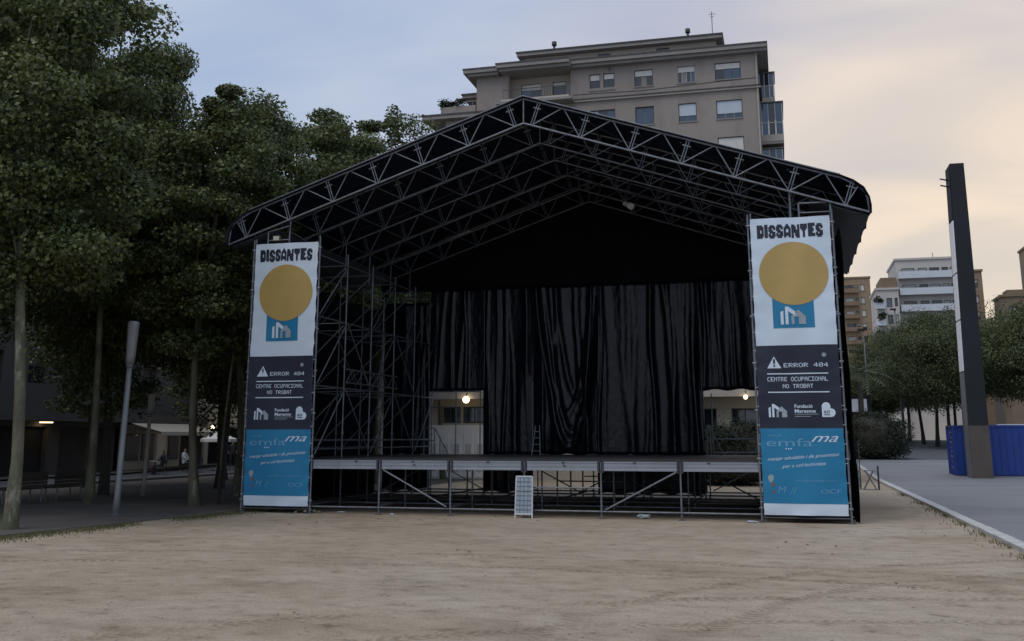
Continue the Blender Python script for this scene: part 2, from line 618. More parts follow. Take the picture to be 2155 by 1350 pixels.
pave_r = sheet('paving', [11.22, 14, 20, 40, 120], [-40, -10, 8, 26, 40, 51], 0.05, M_PAVE_R, 'smooth grey paved walkway beside the sand')
for i in range(70):
    y = -24 + i * 1.0
    if y > 49:
        break
    z = gz(0, y)
    o = box('kerb_stone', 10.94, 11.21, y + 0.006, y + 0.994, z - 0.1, z + 0.085 + random.uniform(-0.006, 0.006), M_KERB, pave_r, kind='bcube')
far_road = sheet('street', [-8, 11, 40, 120], [51, 60, 110, 150], 0.02, M_ROAD, 'dark street beyond the grey walkway')


# ------------------------------------------------------------------ scattered ground stuff
def blades(name, spots, h, m, label):
    verts, faces = [], []
    for (x, y) in spots:
        for k in range(3):
            a = random.uniform(0, 6.28)
            hh = h * random.uniform(0.4, 1.2)
            w = 0.008
            dx, dy = math.cos(a) * w, math.sin(a) * w
            lx, ly = random.uniform(-.5, .5) * hh, random.uniform(-.5, .5) * hh
            b = len(verts)
            z = gz(x, y)
            verts += [(x - dx, y - dy, z), (x + dx, y + dy, z), (x + lx, y + ly, z + hh)]
            faces.append((b, b + 1, b + 2))
    o = mesh_obj(name, verts, faces, m)
    return tag(o, label, None, None, 'stuff')


sp = []
for i in range(9000):
    y = random.uniform(-15, 2)
    t = abs(random.gauss(0, 0.45))
    x = left_edge(y) + 0.1 + t
    if math.sin(x * 3.1 + y * 1.7) + math.sin(y * 0.9 + 2) + random.uniform(-1, 1) > -0.6:
        sp.append((x, y))
blades('grass', sp, 0.045, M_GRASS, 'thin dry grass fringe along the dark promenade kerb')
sp = []
for i in range(380):
    y = random.choice((-4.5, -2.2, 0.5, 3.2, 5.5, 9, 14, -7)) + random.gauss(0, 0.55)
    x = 10.9 - abs(random.gauss(0, 0.10)) * (1 if random.random() < 0.7 else 2.2)
    sp.append((x, y))
blades('weeds', sp, 0.07, M_GRASS, 'small weeds growing along the pale kerb')


def litter(name, n, area, size, m, label, flat=0.3):
    verts, faces = [], []
    for i in range(n):
        x, y = area()
        s = size * random.uniform(0.5, 1.5)
        a = random.uniform(0, 6.28)
        b = len(verts)
        z = gz(x, y)
        for k in range(5):
            t = a + k * 6.283 / 5
            r = s * random.uniform(0.6, 1.1)
            verts.append((x + math.cos(t) * r, y + math.sin(t) * r, z + 0.004 + random.uniform(0, s * flat)))
        verts.append((x, y, z + s * (0.25 + flat)))
        for k in range(5):
            faces.append((b + k, b + (k + 1) % 5, b + 5))
    o = mesh_obj(name, verts, faces, m)
    return tag(o, label, None, None, 'stuff')


def area_sand():
    y = -17.5 + 18 * random.random() ** 1.3
    w = 6.0 + (y + 18) * 0.5
    return 4.2 - (y + 18) * 0.12 + random.uniform(-w, w), y


def area_leaf():
    cx_, cy_ = random.choice(((-5.5, -3.5), (-4.2, -1.2), (9.2, -1.5), (1.5, -8.0), (6.5, -5.5), (-1.5, -0.8), (8.6, -11)))
    return cx_ + random.gauss(0, 1.1), cy_ + random.gauss(0, 0.7)


M_PEB = mat('small_pebble', (0.26, 0.23, 0.19), 0.9, island=0.5)
M_DRYLEAF = mat('dry_leaf', (0.10, 0.075, 0.035), 0.8, island=0.5)
litter('pebbles', 1500, area_sand, 0.016, M_PEB, 'small pebbles scattered over the sand', 0.4)
litter('fallen_leaves', 45, area_leaf, 0.032, M_DRYLEAF, 'dry fallen leaves lying on the sand', 0.5)


# ------------------------------------------------------------------ stage platform
B = 2.07
PX = [-6.21 + B * i for i in range(7)]
DK = 1.47
plat = thing('stage_platform', (0, 0, 0), 'long raised stage platform on steel scaffold legs with aluminium front edge', 'stage')
R = 0.026
for i, x in enumerate(PX):
    for j in range(6):
        y = j * B
        bar('post', (x, y, 0.02), (x, y, DK - 0.26 if j else DK - 0.03), R, M_STEEL, plat)
        if j in (0, 5):
            box('base_plate', x - 0.08, x + 0.08, y - 0.08, y + 0.08, 0.004, 0.018, M_STEEL, plat)
            bar('coupler', (x, y, 0.165), (x, y, 0.215), 0.055, M_STEEL, plat, n=10)
        if j == 0:
            box('post_head', x - 0.075, x - 0.034, y - 0.06, y + 0.02, DK - 0.30, DK - 0.02, M_COUPLER, plat)
            box('post_head', x + 0.034, x + 0.075, y - 0.06, y + 0.02, DK - 0.30, DK - 0.02, M_COUPLER, plat)
for j in range(6):
    for i in range(6):
        bar('ledger', (PX[i] + .05, j * B, 0.19), (PX[i + 1] - .05, j * B, 0.19), 0.024, M_STEEL, plat)
        if j in (0, 2, 4) and i in (3,):
            bar('ledger', (PX[i] + .05, j * B, 0.78), (PX[i + 1] - .05, j * B, 0.78), 0.02, M_STEEL, plat)
for i in range(7):
    for j in range(5):
        bar('ledger', (PX[i], j * B + .05, 0.24), (PX[i], (j + 1) * B - .05, 0.24), 0.022, M_STEEL, plat)
for i, up in ((1, -1), (4, 1)):
    z0, z1 = (1.2, 0.24) if up < 0 else (0.24, 1.2)
    bar('brace', (PX[i] + .12, -0.03, z0), (PX[i + 1] - .1, -0.03, z1), 0.024, M_STEEL, plat)
for (i, j, up) in ((0, 2, 1), (3, 3, 1), (3, 5, -1), (5, 5, 1), (2, 4, -1), (5, 2, -1), (1, 5, 1), (0, 5, -1)):
    z0, z1 = (1.2, 0.24) if up < 0 else (0.24, 1.2)
    bar('brace', (PX[i] + .1, j * B + 0.05, z0), (PX[i + 1] - .1, j * B + 0.05, z1), 0.022, M_STEEL, plat)


def fascia_mesh():
    prof = [(0, 0.0), (-0.05, 0.0), (-0.05, 0.035), (-0.038, 0.045), (-0.038, 0.10), (-0.045, 0.105), (-0.045, 0.12), (-0.038, 0.125),
            (-0.038, 0.19), (-0.05, 0.20), (-0.05, 0.235), (0, 0.235)]
    v, f = [], []
    for x in (0, 1.0):
        for (y, z) in prof:
            v.append((x, y, z))
    n = len(prof)
    for k in range(n):
        f.append((k, (k + 1) % n, n + (k + 1) % n, n + k))
    f.append(tuple(range(n))[::-1])
    f.append(tuple(range(n, 2 * n)))
    me = bpy.data.meshes.new('front_beam')
    me.from_pydata(v, [], f)
    me.materials.append(M_ALU)
    return me


fm = fascia_mesh()
for i in range(6):
    o = bpy.data.objects.new('front_beam', fm)
    o.location = (PX[i] + 0.085, 0.0, DK - 0.25)
    o.scale = (B - 0.17, 1, 1)
    COL.objects.link(o)
    adopt(o, plat)
    c = PX[i] + B * random.uniform(0.3, 0.7)
    box('clip', c - 0.04, c + 0.04, -0.062, -0.05, DK - 0.06, DK - 0.025, M_COUPLER, plat)
    if i in (1, 3):
        box('clip', c, c + 0.07, -0.058, -0.04, DK - 0.145, DK - 0.115, M_COUPLER, plat)
for i in range(6):
    for j in range(5):
        box('deck_panel', PX[i] + 0.012, PX[i + 1] - 0.012, j * B + 0.004, (j + 1) * B - 0.006, DK - 0.05, DK + 0.002 * ((i + j) % 2), M_DECK, plat)
    for j in range(1, 6):
        box('deck_beam', PX[i] + 0.05, PX[i + 1] - 0.05, j * B - 0.03, j * B + 0.03, DK - 0.26, DK - 0.054, M_ALU, plat)
# side wing decks in the two towers
for s in (-1, 1):
    for j in range(5):
        x0, x1 = (-8.26, -6.24) if s < 0 else (6.24, 8.26)
        box('deck_panel', x0, x1, j * B + 0.01, (j + 1) * B - 0.01, DK - 0.06, DK - 0.012, M_DECK, plat)


# ------------------------------------------------------------------ scaffold towers
def tower(sgn, label):
    xi, xo = sgn * 6.21, sgn * 8.28
    t = thing('scaffold_tower', ((xi + xo) / 2, 0, 0), label, 'scaffold')
    ys = [j * B for j in range(6)]
    for x in (xi, xo):
        for j, y in enumerate(ys):
            top = 7.9 if j == 0 else (7.75 - 0.05 * j)
            z0 = 0.02 if (x == xo or j == 0) else DK + 0.01
            if x == xi and j == 0:
                z0 = DK + 0.02
            bar('standard', (x, y, z0), (x, y, top), R, M_STEEL, t)
            for zc in (2.2, 4.2, 6.2):
                bar('rosette', (x, y, zc - 0.02), (x, y, zc + 0.02), 0.055, M_STEEL, t, n=10)
            if x == xo:
                box('base_plate', x - 0.08, x + 0.08, y - 0.08, y + 0.08, 0.004, 0.018, M_STEEL, t)
        for j in range(5):
            for z in (2.0, 3.55, 5.55, 7.35):
                bar('ledger', (x, ys[j] + .04, z), (x, ys[j + 1] - .04, z), 0.022, M_STEEL, t)
            bar('guard_rail', (x, ys[j] + .04, 1.75), (x, ys[j + 1] - .04, 1.75), 0.02, M_STEEL, t)
            for k, (za, zb) in enumerate(((1.6, 3.5), (3.6, 5.5), (5.6, 7.3))):
                if (j + k) % 2 == 0 or x == xi and k < 2:
                    a, b = (ys[j] + .06, ys[j + 1] - .06)
                    if j % 2 == 1:
                        a, b = b, a
                    ox = 0.05 * (1 if x == xi else -1) * sgn
                    bar('brace', (x - ox, a, za), (x - ox, b, zb), 0.02, M_STEEL, t)
    lo, hi = min(xi, xo), max(xi, xo)
    for j, y in enumerate(ys):
        for z in (0.19, 2.0, 3.55, 5.55, 7.35):
            bar('transom', (lo + .04, y + (0.06 if j == 0 else 0), z), (hi - .04, y + (0.06 if j == 0 else 0), z), 0.022, M_STEEL, t)
        if j > 0:
            for k, (za, zb) in enumerate(((1.6, 3.45), (3.65, 5.5), (5.65, 7.3))):
                a, b = (lo + .07, hi - .07)
                if sgn < 0 or (k + j) % 2:
                    bar('brace', (a, y + .04, za), (b, y + .04, zb), 0.02, M_STEEL, t)
    # lattice girder slung at mid height
    x = xi - sgn * 0.12
    g = part_empty('lattice_girder', (x, B, 3.6), t)
    ya, yb, zl, zh = B - 0.1, 3 * B + 0.1, 3.72, 4.12
    bar('chord', (x, ya, zl), (x, yb, zl), 0.024, M_STEEL, g)
    bar('chord', (x, ya, zh), (x, yb, zh), 0.024, M_STEEL, g)
    nseg = 10
    for k in range(nseg):
        y0 = ya + (yb - ya) * k / nseg
        y1 = ya + (yb - ya) * (k + 1) / nseg
        z0, z1 = (zl, zh) if k % 2 == 0 else (zh, zl)
        bar('web_bar', (x, y0, z0), (x, y1, z1), 0.014, M_STEEL, g, n=6)
    # head frame that carries the roof
    fx0, fx1 = (lo + 0.35, lo + 1.05) if sgn < 0 else (lo + 1.25, hi - 0.02)
    for fx in (fx0, fx1):
        bar('head_post', (fx, 0.05, 7.5), (fx, 0.05, 8.12), 0.026, M_STEEL, t)
    bar('head_rail', (fx0, 0.05, 8.12), (fx1, 0.05, 8.12 + (0.16 if sgn < 0 else 0)), 0.026, M_STEEL, t)
    bar('head_rail', (fx0, 0.05, 7.86), (fx1, 0.05, 7.86), 0.02, M_STEEL, t)
    bar('head_rail', (fx1, 0.05, 8.10), (fx1, 1.2, 8.02), 0.026, M_STEEL, t)
    for y in ys:
        bar('roof_prop', ((xi + xo) / 2, y + 0.1, 7.35), ((xi + xo) / 2, y + 0.1, 10.9 - 0.338 * 7.245), 0.026, M_STEEL, t)
    return t


tower(-1, 'tall open steel scaffold tower behind the left banner at the tree side')
tower(1, 'steel scaffold tower behind the banner beside the grey walkway')


# ------------------------------------------------------------------ roof
roof = thing('stage_roof', (0, 5, 7.7), 'black gabled stage roof of steel lattice trusses over the platform', 'roof')
SL, ZA, TD = 0.338, 10.90, 0.70
th = math.atan(SL)
EX = 9.22


def zb(x):
    return ZA - SL * abs(x)


nodes = [0.24 + 1.40 * i for i in range(7)]
for j in range(6):
    y = j * B
    t = part_empty('truss', (0, y, zb(0)), roof)
    for s in (-1, 1):
        nrm = Vector((s * math.sin(th), 0, math.cos(th)))
        Pn = [Vector((s * x, y, zb(x))) for x in nodes]
        Tn = [p + nrm * TD for p in Pn]
        bar('bottom_chord', (0, y, ZA), (s * EX, y, zb(EX)), 0.032, M_STEEL, t)
        bar('top_chord', (0, y, ZA + TD / math.cos(th)), (s * 8.55, y, zb(8.55) + TD / math.cos(th)), 0.030, M_STEEL, t)
        arc = [(8.55, zb(8.55) + TD / math.cos(th)), (8.86, 8.58), (9.08, 8.40), (9.19, 8.16), (EX, zb(EX))]
        tube_path('end_bow', [(s * a, y, b) for a, b in arc], [0.03] * 5, M_STEEL, t)
        for i in range(7):
            tdir = Vector((s * math.cos(th), 0, -math.sin(th)))
            for off in (-0.035, 0.035):
                bar('strut', Pn[i] + tdir * off, Tn[i] + tdir * off, 0.017, M_STEEL, t, n=6)
            if j < 2:
                c = Pn[i].lerp(Tn[i], 0.74)
                bar('clamp', c - tdir * 0.12, c + tdir * 0.12, 0.022, M_STEEL, t, n=6)
            nx = Tn[i + 1] if i < 6 else None
            if nx is not None:
                mid = Tn[i].lerp(nx, 0.48)
                bar('diagonal', Pn[i], mid, 0.020, M_STEEL, t, n=6)
                bar('diagonal', mid + tdir * 0.05, Pn[i + 1], 0.020, M_STEEL, t, n=6)
        bar('diagonal', Pn[6], (s * 8.98, y, 8.48), 0.018, M_STEEL, t, n=6)
    bar('king_post', (0, y, ZA), (0, y, ZA + TD / math.cos(th)), 0.024, M_STEEL, t)
# purlins between the trusses, coloured dark to deepen the shade under the roof
for s in (-1, 1):
    for i, x in enumerate(nodes):
        xx = s * (x + 0.22)
        z = zb(x) + TD * 0.92
        bar('purlin', (xx, 0, z), (xx, 5 * B, z), 0.024, M_COUPLER, roof)
    for (i, j) in ((1, 0), (3, 0), (5, 0), (2, 2), (4, 3)):
        a, b = nodes[i], nodes[i + 1]
        bar('wind_brace', (s * a, j * B, zb(a) + .6), (s * b, (j + 1) * B, zb(b) + .6), 0.018, M_COUPLER, roof)

# membrane
prof = []
for i in range(13):
    x = 8.55 * i / 12
    prof.append((x, zb(x) + TD / math.cos(th) + 0.05))
prof += [(8.88, 8.63), (9.12, 8.43), (9.24, 8.17), (9.27, 7.95), (9.265, 7.74)]
full = [(-x, z) for x, z in prof[::-1]] + prof[1:]
ny = 31
verts, faces = [], []
for j in range(ny):
    y = -0.10 + (5 * B + 0.25) * j / (ny - 1)
    ph = abs(math.sin(math.pi * (y / B)))
    for k, (x, z) in enumerate(full):
        e = min(k, len(full) - 1 - k)
        if e == 0:
            verts.append((x - math.copysign(0.03, x) * ph, y, z + 0.09 * ph + 0.02 * math.sin(y * 9)))
        else:
            verts.append((x, y, z - 0.035 * ph + 0.012 * math.sin(x * 2.3 + y * 1.9)))
w = len(full)
for j in range(ny - 1):
    for k in range(w - 1):
        a = j * w + k
        faces.append((a, a + 1, a + w + 1, a + w))
mem = mesh_obj('membrane', verts, faces, M_MEMBRANE, roof, smooth=True)
so = mem.modifiers.new('thick', 'SOLIDIFY')
so.thickness = 0.012
so.offset = 1
for s in (-1, 1):
    v, f = [], []
    for j in range(22):
        y = 0.12 + 10.3 * j / 21
        sg = 0.03 * abs(math.sin(math.pi * y / B))
        for x in (7.75, 8.5, 9.215):
            v.append((s * x, y, zb(x) - 0.05 - sg))
    for j in range(21):
        for k in range(2):
            a_ = j * 3 + k
            f.append((a_, a_ + 1, a_ + 4, a_ + 3))
    so_ = mesh_obj('eave_soffit', v, f, mat('grey_soffit_sheet', (0.045, 0.05, 0.06), 0.7, var=0.2, scale=1.5), roof, smooth=True).modifiers.new('thick', 'SOLIDIFY')
    so_.thickness = 0.01
# keder rails along the front edge
for s in (-1, 1):
    bar('keder_rail', (0, -0.1, zb(0) + TD / math.cos(th) + 0.06), (s * 8.55, -0.1, zb(8.55) + TD / math.cos(th) + 0.06), 0.02, M_STEEL, roof)
# rear gable sheet hanging from the last truss
gv = [(-8.4, 10.5, 7.68), (8.4, 10.5, 7.62), (8.7, 10.5, zb(8.7) + 0.70), (0, 10.5, ZA + 0.785), (-8.7, 10.5, zb(8.7) + 0.70)]
gv2 = [(x, y + 0.02, z) for x, y, z in gv]
mesh_obj('gable_sheet', gv + gv2, [(0, 1, 2, 3, 4), (9, 8, 7, 6, 5)] + [(i, i + 5, (i + 1) % 5 + 5, (i + 1) % 5) for i in range(5)], M_SHEET, roof)

# cables slung along the trusses and down the tree-side tower
for (pts_, rr_) in (([(-8.2, 2.1, 8.2), (-6.5, 2.15, 8.35), (-4.5, 2.1, 8.85), (-2.2, 2.15, 9.75), (0.3, 2.1, 10.75)], 0.018),
                    ([(-7.3, 0.12, 7.9), (-6.9, 0.15, 7.2), (-6.35, 0.2, 6.6), (-6.3, 0.22, 5.0), (-6.28, 0.2, 3.0), (-6.25, 0.2, 1.52)], 0.016),
                    ([(0.2, 4.1, 10.8), (1.6, 4.15, 9.9), (3.6, 4.1, 9.3), (5.8, 4.15, 8.55), (7.8, 4.1, 8.0)], 0.018)):
    tube_path('cable', pts_, [rr_] * len(pts_), M_CLOTH, roof, n=6)
# lamp hanging from the third truss
sl = thing('stage_spotlight', (2.1, 6.2, 9.7), 'small pale spotlight clamped high under the stage roof', 'spotlight')
bar('lamp_body', (1.98, 6.1, 9.78), (2.16, 5.95, 9.66), 0.085, M_SHUT, sl, n=12)
bar('lamp_hood', (2.16, 5.95, 9.66), (2.24, 5.88, 9.6), 0.11, M_WHITE, sl, n=12)
bar('yoke', (2.05, 6.14, 9.95), (2.06, 6.06, 9.75), 0.015, M_COUPLER, sl)
bar('clamp', (2.0, 6.21, 10.02), (2.12, 6.21, 10.02), 0.035, M_COUPLER, sl)
for (x, y, z, lab) in ((-7.62, 0.0, 7.92, 'small yellowish floodlight above the banner under the trees'),):
    fl = thing('floodlight', (x, y, z - .1), lab, 'floodlight')
    box('housing', x - 0.11, x + 0.11, y - 0.04, y + 0.05, z - 0.10, z + 0.06, mat('dull_yellow_housing', (0.22, 0.18, 0.09), 0.6), fl, kind='bcube')
    box('lens', x - 0.085, x + 0.085, y - 0.05, y - 0.042, z - 0.075, z + 0.04, M_SHUT, fl)
    bar('bracket', (x, y + 0.03, z - 0.1), (x, y + 0.04, z - 0.2), 0.02, M_COUPLER, fl)


# ------------------------------------------------------------------ curtains
def cloth(name, x0, x1, z0, z1, y, label, swag=False, seed=0, amp=0.07, top_slope=0.0, m=None):
    r = random.Random(seed)
    nx = max(8, int((x1 - x0) / 0.045))
    nzc = max(6, int((z1 - z0) / 0.14))
    ridges = [(r.uniform(x0, x1), r.choice((0.04, 0.06, 0.09, 0.14, 0.2)), amp * r.uniform(0.4, 2.0), r.gauss(0, 0.035), r.choice((1, 1, -1)))
              for _ in range(int((x1 - x0) * 4.5))]
    v, f = [], []
    for k in range(nzc + 1):
        tz = k / nzc
        for i in range(nx + 1):
            tx = i / nx
            x = x0 + (x1 - x0) * tx
            z = z0 + (z1 + top_slope * tx - z0) * tz
            fold = 0.0
            for (fx_, fw_, fa_, fs_, fz_) in ridges:
                dx_ = x - fx_ - fs_ * (z - z1) - 0.04 * math.sin(z * 1.1 + fx_ * 5)
                if abs(dx_) < 3 * fw_:
                    fold -= fa_ * math.exp(-(dx_ / fw_) ** 2) * (0.35 + 0.65 * (1 - tz) if fz_ > 0 else (0.45 + 0.55 * tz))
            fold += 0.05 * math.sin(x * 1.6 + seed) + 0.03 * math.sin(x * 3.7 + 2 * seed + 0.3 * z)
            yy = y + fold
            if swag:
                for (sx, zb0, cv, fw_, fa_) in swag:      # slack folds hanging in catenary curves
                    dx_ = x - sx
                    dz_ = (z - zb0 - cv * dx_ * dx_) / math.sqrt(1 + (2 * cv * dx_) ** 2)
                    yy -= fa_ * math.exp(-(dz_ / fw_) ** 2) * math.exp(-(dx_ / 1.15) ** 4)
                yy -= 0.22 * math.exp(-((x + 0.9) / 0.8) ** 2) * math.exp(-((z - 2.1) / 0.9) ** 2)
            zz_ = z + (0.03 * math.sin(x * 7 + seed) if k == 0 else 0)
            v.append((x, yy, zz_))
    w_ = nx + 1
    for k in range(nzc):
        for i in range(nx):
            a = k * w_ + i
            f.append((a, a + 1, a + w_ + 1, a + w_))
    o = mesh_obj(name, v, f, m or M_CLOTH, None, smooth=True)
    so_ = o.modifiers.new('thick', 'SOLIDIFY')
    so_.thickness = 0.008
    return tag(o, label, 'curtain', 'black drapes closing the back of the stage')


cloth('stage_curtain', -4.14, -2.08, 1.45, 7.72, 10.25, 'black curtain panel with fine creases next to the white doors opening', seed=3, amp=0.07)
cloth('stage_curtain', -2.14, 0.30, 1.47, 7.70, 10.17, 'black curtain panel with a big sagging swag behind the step ladder', seed=14, amp=0.085, swag=[(-0.8, 1.72, 4.2, 0.11, 0.20), (-0.7, 2.25, 5.5, 0.09, 0.14), (-0.95, 2.9, 4.0, 0.08, 0.09), (-0.55, 3.6, 7.0, 0.10, 0.10)])
cloth('stage_curtain', 0.22, 4.05, 1.45, 7.72, 10.27, 'widest black curtain panel with long folds reaching the deck', seed=17, amp=0.09)
cloth('stage_curtain', -6.25, -4.04, 3.78, 7.70, 10.12, 'short black curtain above the opening with the white doors', seed=5, amp=0.06)
cloth('stage_curtain', 3.93, 6.2, 3.72, 7.70, 10.12, 'short black curtain above the opening beside the walkway-side banner', seed=8, amp=0.07)
cloth('stage_curtain', -8.15, -6.28, 1.45, 7.20, 10.22, 'black curtain at the tree-side rear corner behind the scaffold', seed=9, amp=0.05)
cloth('stage_curtain', 6.23, 8.3, 0.1, 7.5, 10.22, 'black curtain hidden behind the walkway-side banner', seed=12, amp=0.05)
for (x0, x1, s_, lab) in ((-8.2, -6.35, 21, 'black skirt below the deck at the tree-side rear corner'),
                          (-4.15, -2.25, 22, 'narrow black skirt below the deck next to the white doors'),
                          (0.15, 4.05, 23, 'wide black skirt hanging below the deck near the middle')):
    cloth('stage_skirt', x0, x1, 0.12, 1.19, 10.42, lab, seed=s_, amp=0.03)


def side_sheet(x, y0, y1, z0, z1, seed, label):
    r = random.Random(seed)
    v, f = [], []
    n, k = 60, 24
    for j in range(k + 1):
        for i in range(n + 1):
            y = y0 + (y1 - y0) * i / n
            z = z0 + (z1 - z0) * j / k
            v.append((x + 0.03 * math.sin(y * 3.1 + seed) + 0.02 * math.sin(y * 9 + z) + 0.02 * math.sin(z * 2.2), y,
                      z - (0.10 * abs(math.sin(y * 1.5)) if j == k else 0)))
    for j in range(k):
        for i in range(n):
            a = j * (n + 1) + i
            f.append((a, a + 1, a + n + 2, a + n + 1))
    o = mesh_obj('side_sheet', v, f, M_SHEET, None, smooth=True)
    so_ = o.modifiers.new('thick', 'SOLIDIFY')
    so_.thickness = 0.01
    return tag(o, label, 'sheet', 'black sheets closing the stage sides')


side_sheet(-8.40, 0.35, 10.1, 0.05, 7.0, 1, 'black sheet closing the stage side under the trees')
side_sheet(8.44, 0.04, 10.1, 0.02, 7.45, 2, 'black sheet closing the stage side facing the grey walkway')

# ------------------------------------------------------------------ banners
HEAVY = {
    'D': '111110 111111 111111 111011 111011 111111 111111 111110', 'I': '111 111 111 111 111 111 111 111',
    'S': '011110 111111 111011 111100 011111 110111 111111 011110', 'A': '001100 011110 111111 110011 110011 111111 111111 110011',
    'N': '1110011 1111011 1111011 1111111 1111111 1101111 1101111 1100111', 'T': '111111 111111 111111 011110 001100 001100 001100 001100',
    'E': '111111 111111 111100 111110 111110 111100 111111 111111'}
FONT5 = {
    'E': '11111 10000 10000 11110 10000 10000 11111', 'R': '11110 10001 10001 11110 10100 10010 10001',
    'O': '01110 10001 10001 10001 10001 10001 01110', '4': '00010 00110 01010 10010 11111 00010 00010',
    '0': '01110 10001 10011 10101 11001 10001 01110', 'C': '01111 10000 10000 10000 10000 10000 01111',
    'N': '10001 11001 10101 10011 10001 10001 10001', 'T': '11111 00100 00100 00100 00100 00100 00100',
    'U': '10001 10001 10001 10001 10001 10001 01110', 'P': '11110 10001 10001 11110 10000 10000 10000',
    'A': '01110 10001 10001 11111 10001 10001 10001', 'I': '11111 00100 00100 00100 00100 00100 11111',
    'L': '10000 10000 10000 10000 10000 10000 11111', 'B': '11110 10001 10001 11110 10001 10001 11110'}


def wrinkle(u, z, seed):
    edge_ = min(u, 2.03 - u)
    return (0.020 * math.sin(u * 2.6 + z * 1.1 + seed) + 0.013 * math.sin(u * 6.1 - z * 2.2 + seed * 2) + 0.012 * math.sin(z * 13.4) * max(0.0, 1 - edge_ / 0.25)
            + (0.02 * math.sin(u * 9 + seed) * max(0.0, (0.75 - z)) + 0.018 * math.sin(u * 5 - z * 14 + seed) * max(0.0, 0.7 - z)))


def make_banner(x0, sgn_seed, label):
    """flat printed vinyl banner, local u 0..2.03 across, z height; layers 3 mm apart"""
    t = thing('stage_banner', (x0 + 1.0, -0.09, 0.19), label, 'banner', 'tall printed banners on the two front towers')
    Y0 = -0.085

    def place(pts, layer):
        return [(x0 + u + 0.014 * math.sin(math.pi * (z - 0.5) / 0.47) ** 2 * (max(0.0, 1 - u / 0.2) - max(0.0, 1 - (2.03 - u) / 0.2)), Y0 - 0.006 * layer + 1.25 * wrinkle(u, z, sgn_seed), z) for u, z in pts]

    def panel(name, u0, u1, z0, z1, layer, m, lab=None):
        nu, nzp = 14, max(2, int((z1 - z0) / 0.12))
        pts = [(u0 + (u1 - u0) * i / nu, z0 + (z1 - z0) * j / nzp) for j in range(nzp + 1) for i in range(nu + 1)]
        f = [(j * (nu + 1) + i, j * (nu + 1) + i + 1, (j + 1) * (nu + 1) + i + 1, (j + 1) * (nu + 1) + i) for j in range(nzp) for i in range(nu)]
        o = mesh_obj(name, place(pts, layer), f, m, t, smooth=True)
        if lab:
            o['label'] = lab
        return o

    def shape(name, polys, layer, m, lab=None):
        v, f = [], []
        for poly in polys:
            b = len(v)
            v += place(poly, layer)
            f.append(tuple(range(b, b + len(poly))))
        o = mesh_obj(name, v, f, m, t)
        if lab:
            o['label'] = lab
        return o

    def words_(txt, u0, u1, z, h, layer, m, bold=0.0, shear=0.0, slope=0.0, pixel=False, space=1.0, lab=None):
        """lettering fitted between u0 and u1 on baseline z with cap height h"""
        if pixel:
            adv = (u1 - u0) / len(txt)
            polys = []
            for k, ch in enumerate(txt):
                if ch == ' ':
                    continue
                rows = FONT5[ch].split()
                cw = adv * 0.82 / 5
                for r_, row in enumerate(rows):
                    c = 0
                    while c < 5:
                        if row[c] == '1':
                            c1 = c
                            while c1 < 5 and row[c1] == '1':
                                c1 += 1
                            a = u0 + k * adv + c * cw
                            bq = u0 + k * adv + c1 * cw
                            zt = z + h * (7 - r_) / 7
                            polys.append([(a, zt - h / 7), (bq, zt - h / 7), (bq, zt), (a, zt)])
                            c = c1
                        else:
                            c += 1
            return shape('lettering', polys, layer, m, lab)
        cu = bpy.data.curves.new('t', 'FONT')
        cu.body = txt
        cu.size = 1.0
        cu.offset = bold
        cu.shear = shear
        cu.space_character = space
        cu.resolution_u = 3
        to = bpy.data.objects.new('t', cu)
        COL.objects.link(to)
        bpy.context.view_layer.update()
        me = bpy.data.meshes.new_from_object(to.evaluated_get(bpy.context.evaluated_depsgraph_get()))
        bpy.data.objects.remove(to)
        co = np.array([v.co[:] for v in me.vertices])
        xs, ys = co[:, 0], co[:, 1]
        sx = (u1 - u0) / (xs.max() - xs.min())
        sy = h / 0.70
        pts = [(u0 + (x - xs.min()) * sx, z + y * sy + slope * (x - xs.min()) * sx) for x, y in zip(xs, ys)]
        f = [tuple(p.vertices) for p in me.polygons]
        o = mesh_obj('lettering', place(pts, layer), f, m, t)
        if lab:
            o['label'] = lab
        return o

    panel('banner_sheet', 0.0, 2.03, 0.19, 7.73, 0, M_WHITE_PRINT)
    def heavy_title(txt, u0, u1, z, h, layer, m):
        n_ = sum(len(HEAVY[c].split()[0]) + 0.55 for c in txt) - 0.55
        cw = (u1 - u0) / n_
        uu = u0
        polys = []
        for ci, c in enumerate(txt):
            rows_ = HEAVY[c].split()
            dz = 0.012 * math.sin(ci * 2.1)
            hh = h / len(rows_)
            for r_, row in enumerate(rows_):
                k = 0
                while k < len(row):
                    if row[k] == '1':
                        e = k
                        while e < len(row) and row[e] == '1':
                            e += 1
                        zt_ = z + dz + h - r_ * hh
                        polys.append([(uu + k * cw, zt_ - hh), (uu + e * cw, zt_ - hh), (uu + e * cw, zt_), (uu + k * cw, zt_)])
                        k = e
                    else:
                        k += 1
            uu += (len(rows_[0]) + 0.55) * cw
        o_ = shape('lettering', polys, layer, m, 'heavy navy title lettering')

    panel('navy_panel', 0.0, 2.03, 2.30, 4.39, 1, M_NAVY)
    panel('blue_panel', 0.0, 2.03, 0.47, 2.30, 1, M_BLUE)
    heavy_title('DISSANTES', 0.17, 1.84, 7.19, 0.36, 1, M_NAVY)
    # plain ochre disc and blue block in the place of the printed figure
    disc = [(1.045 + 0.87 * math.cos(a), 6.245 + 0.83 * math.sin(a)) for a in [2 * math.pi * k / 56 for k in range(56)]]
    ring = [disc]
    v = place([(1.045 + 0.87 * r_ * math.cos(2 * math.pi * k / 56), 6.245 + 0.83 * r_ * math.sin(2 * math.pi * k / 56)) for r_ in (1, .75, .5, .25) for k in range(56)], 2)
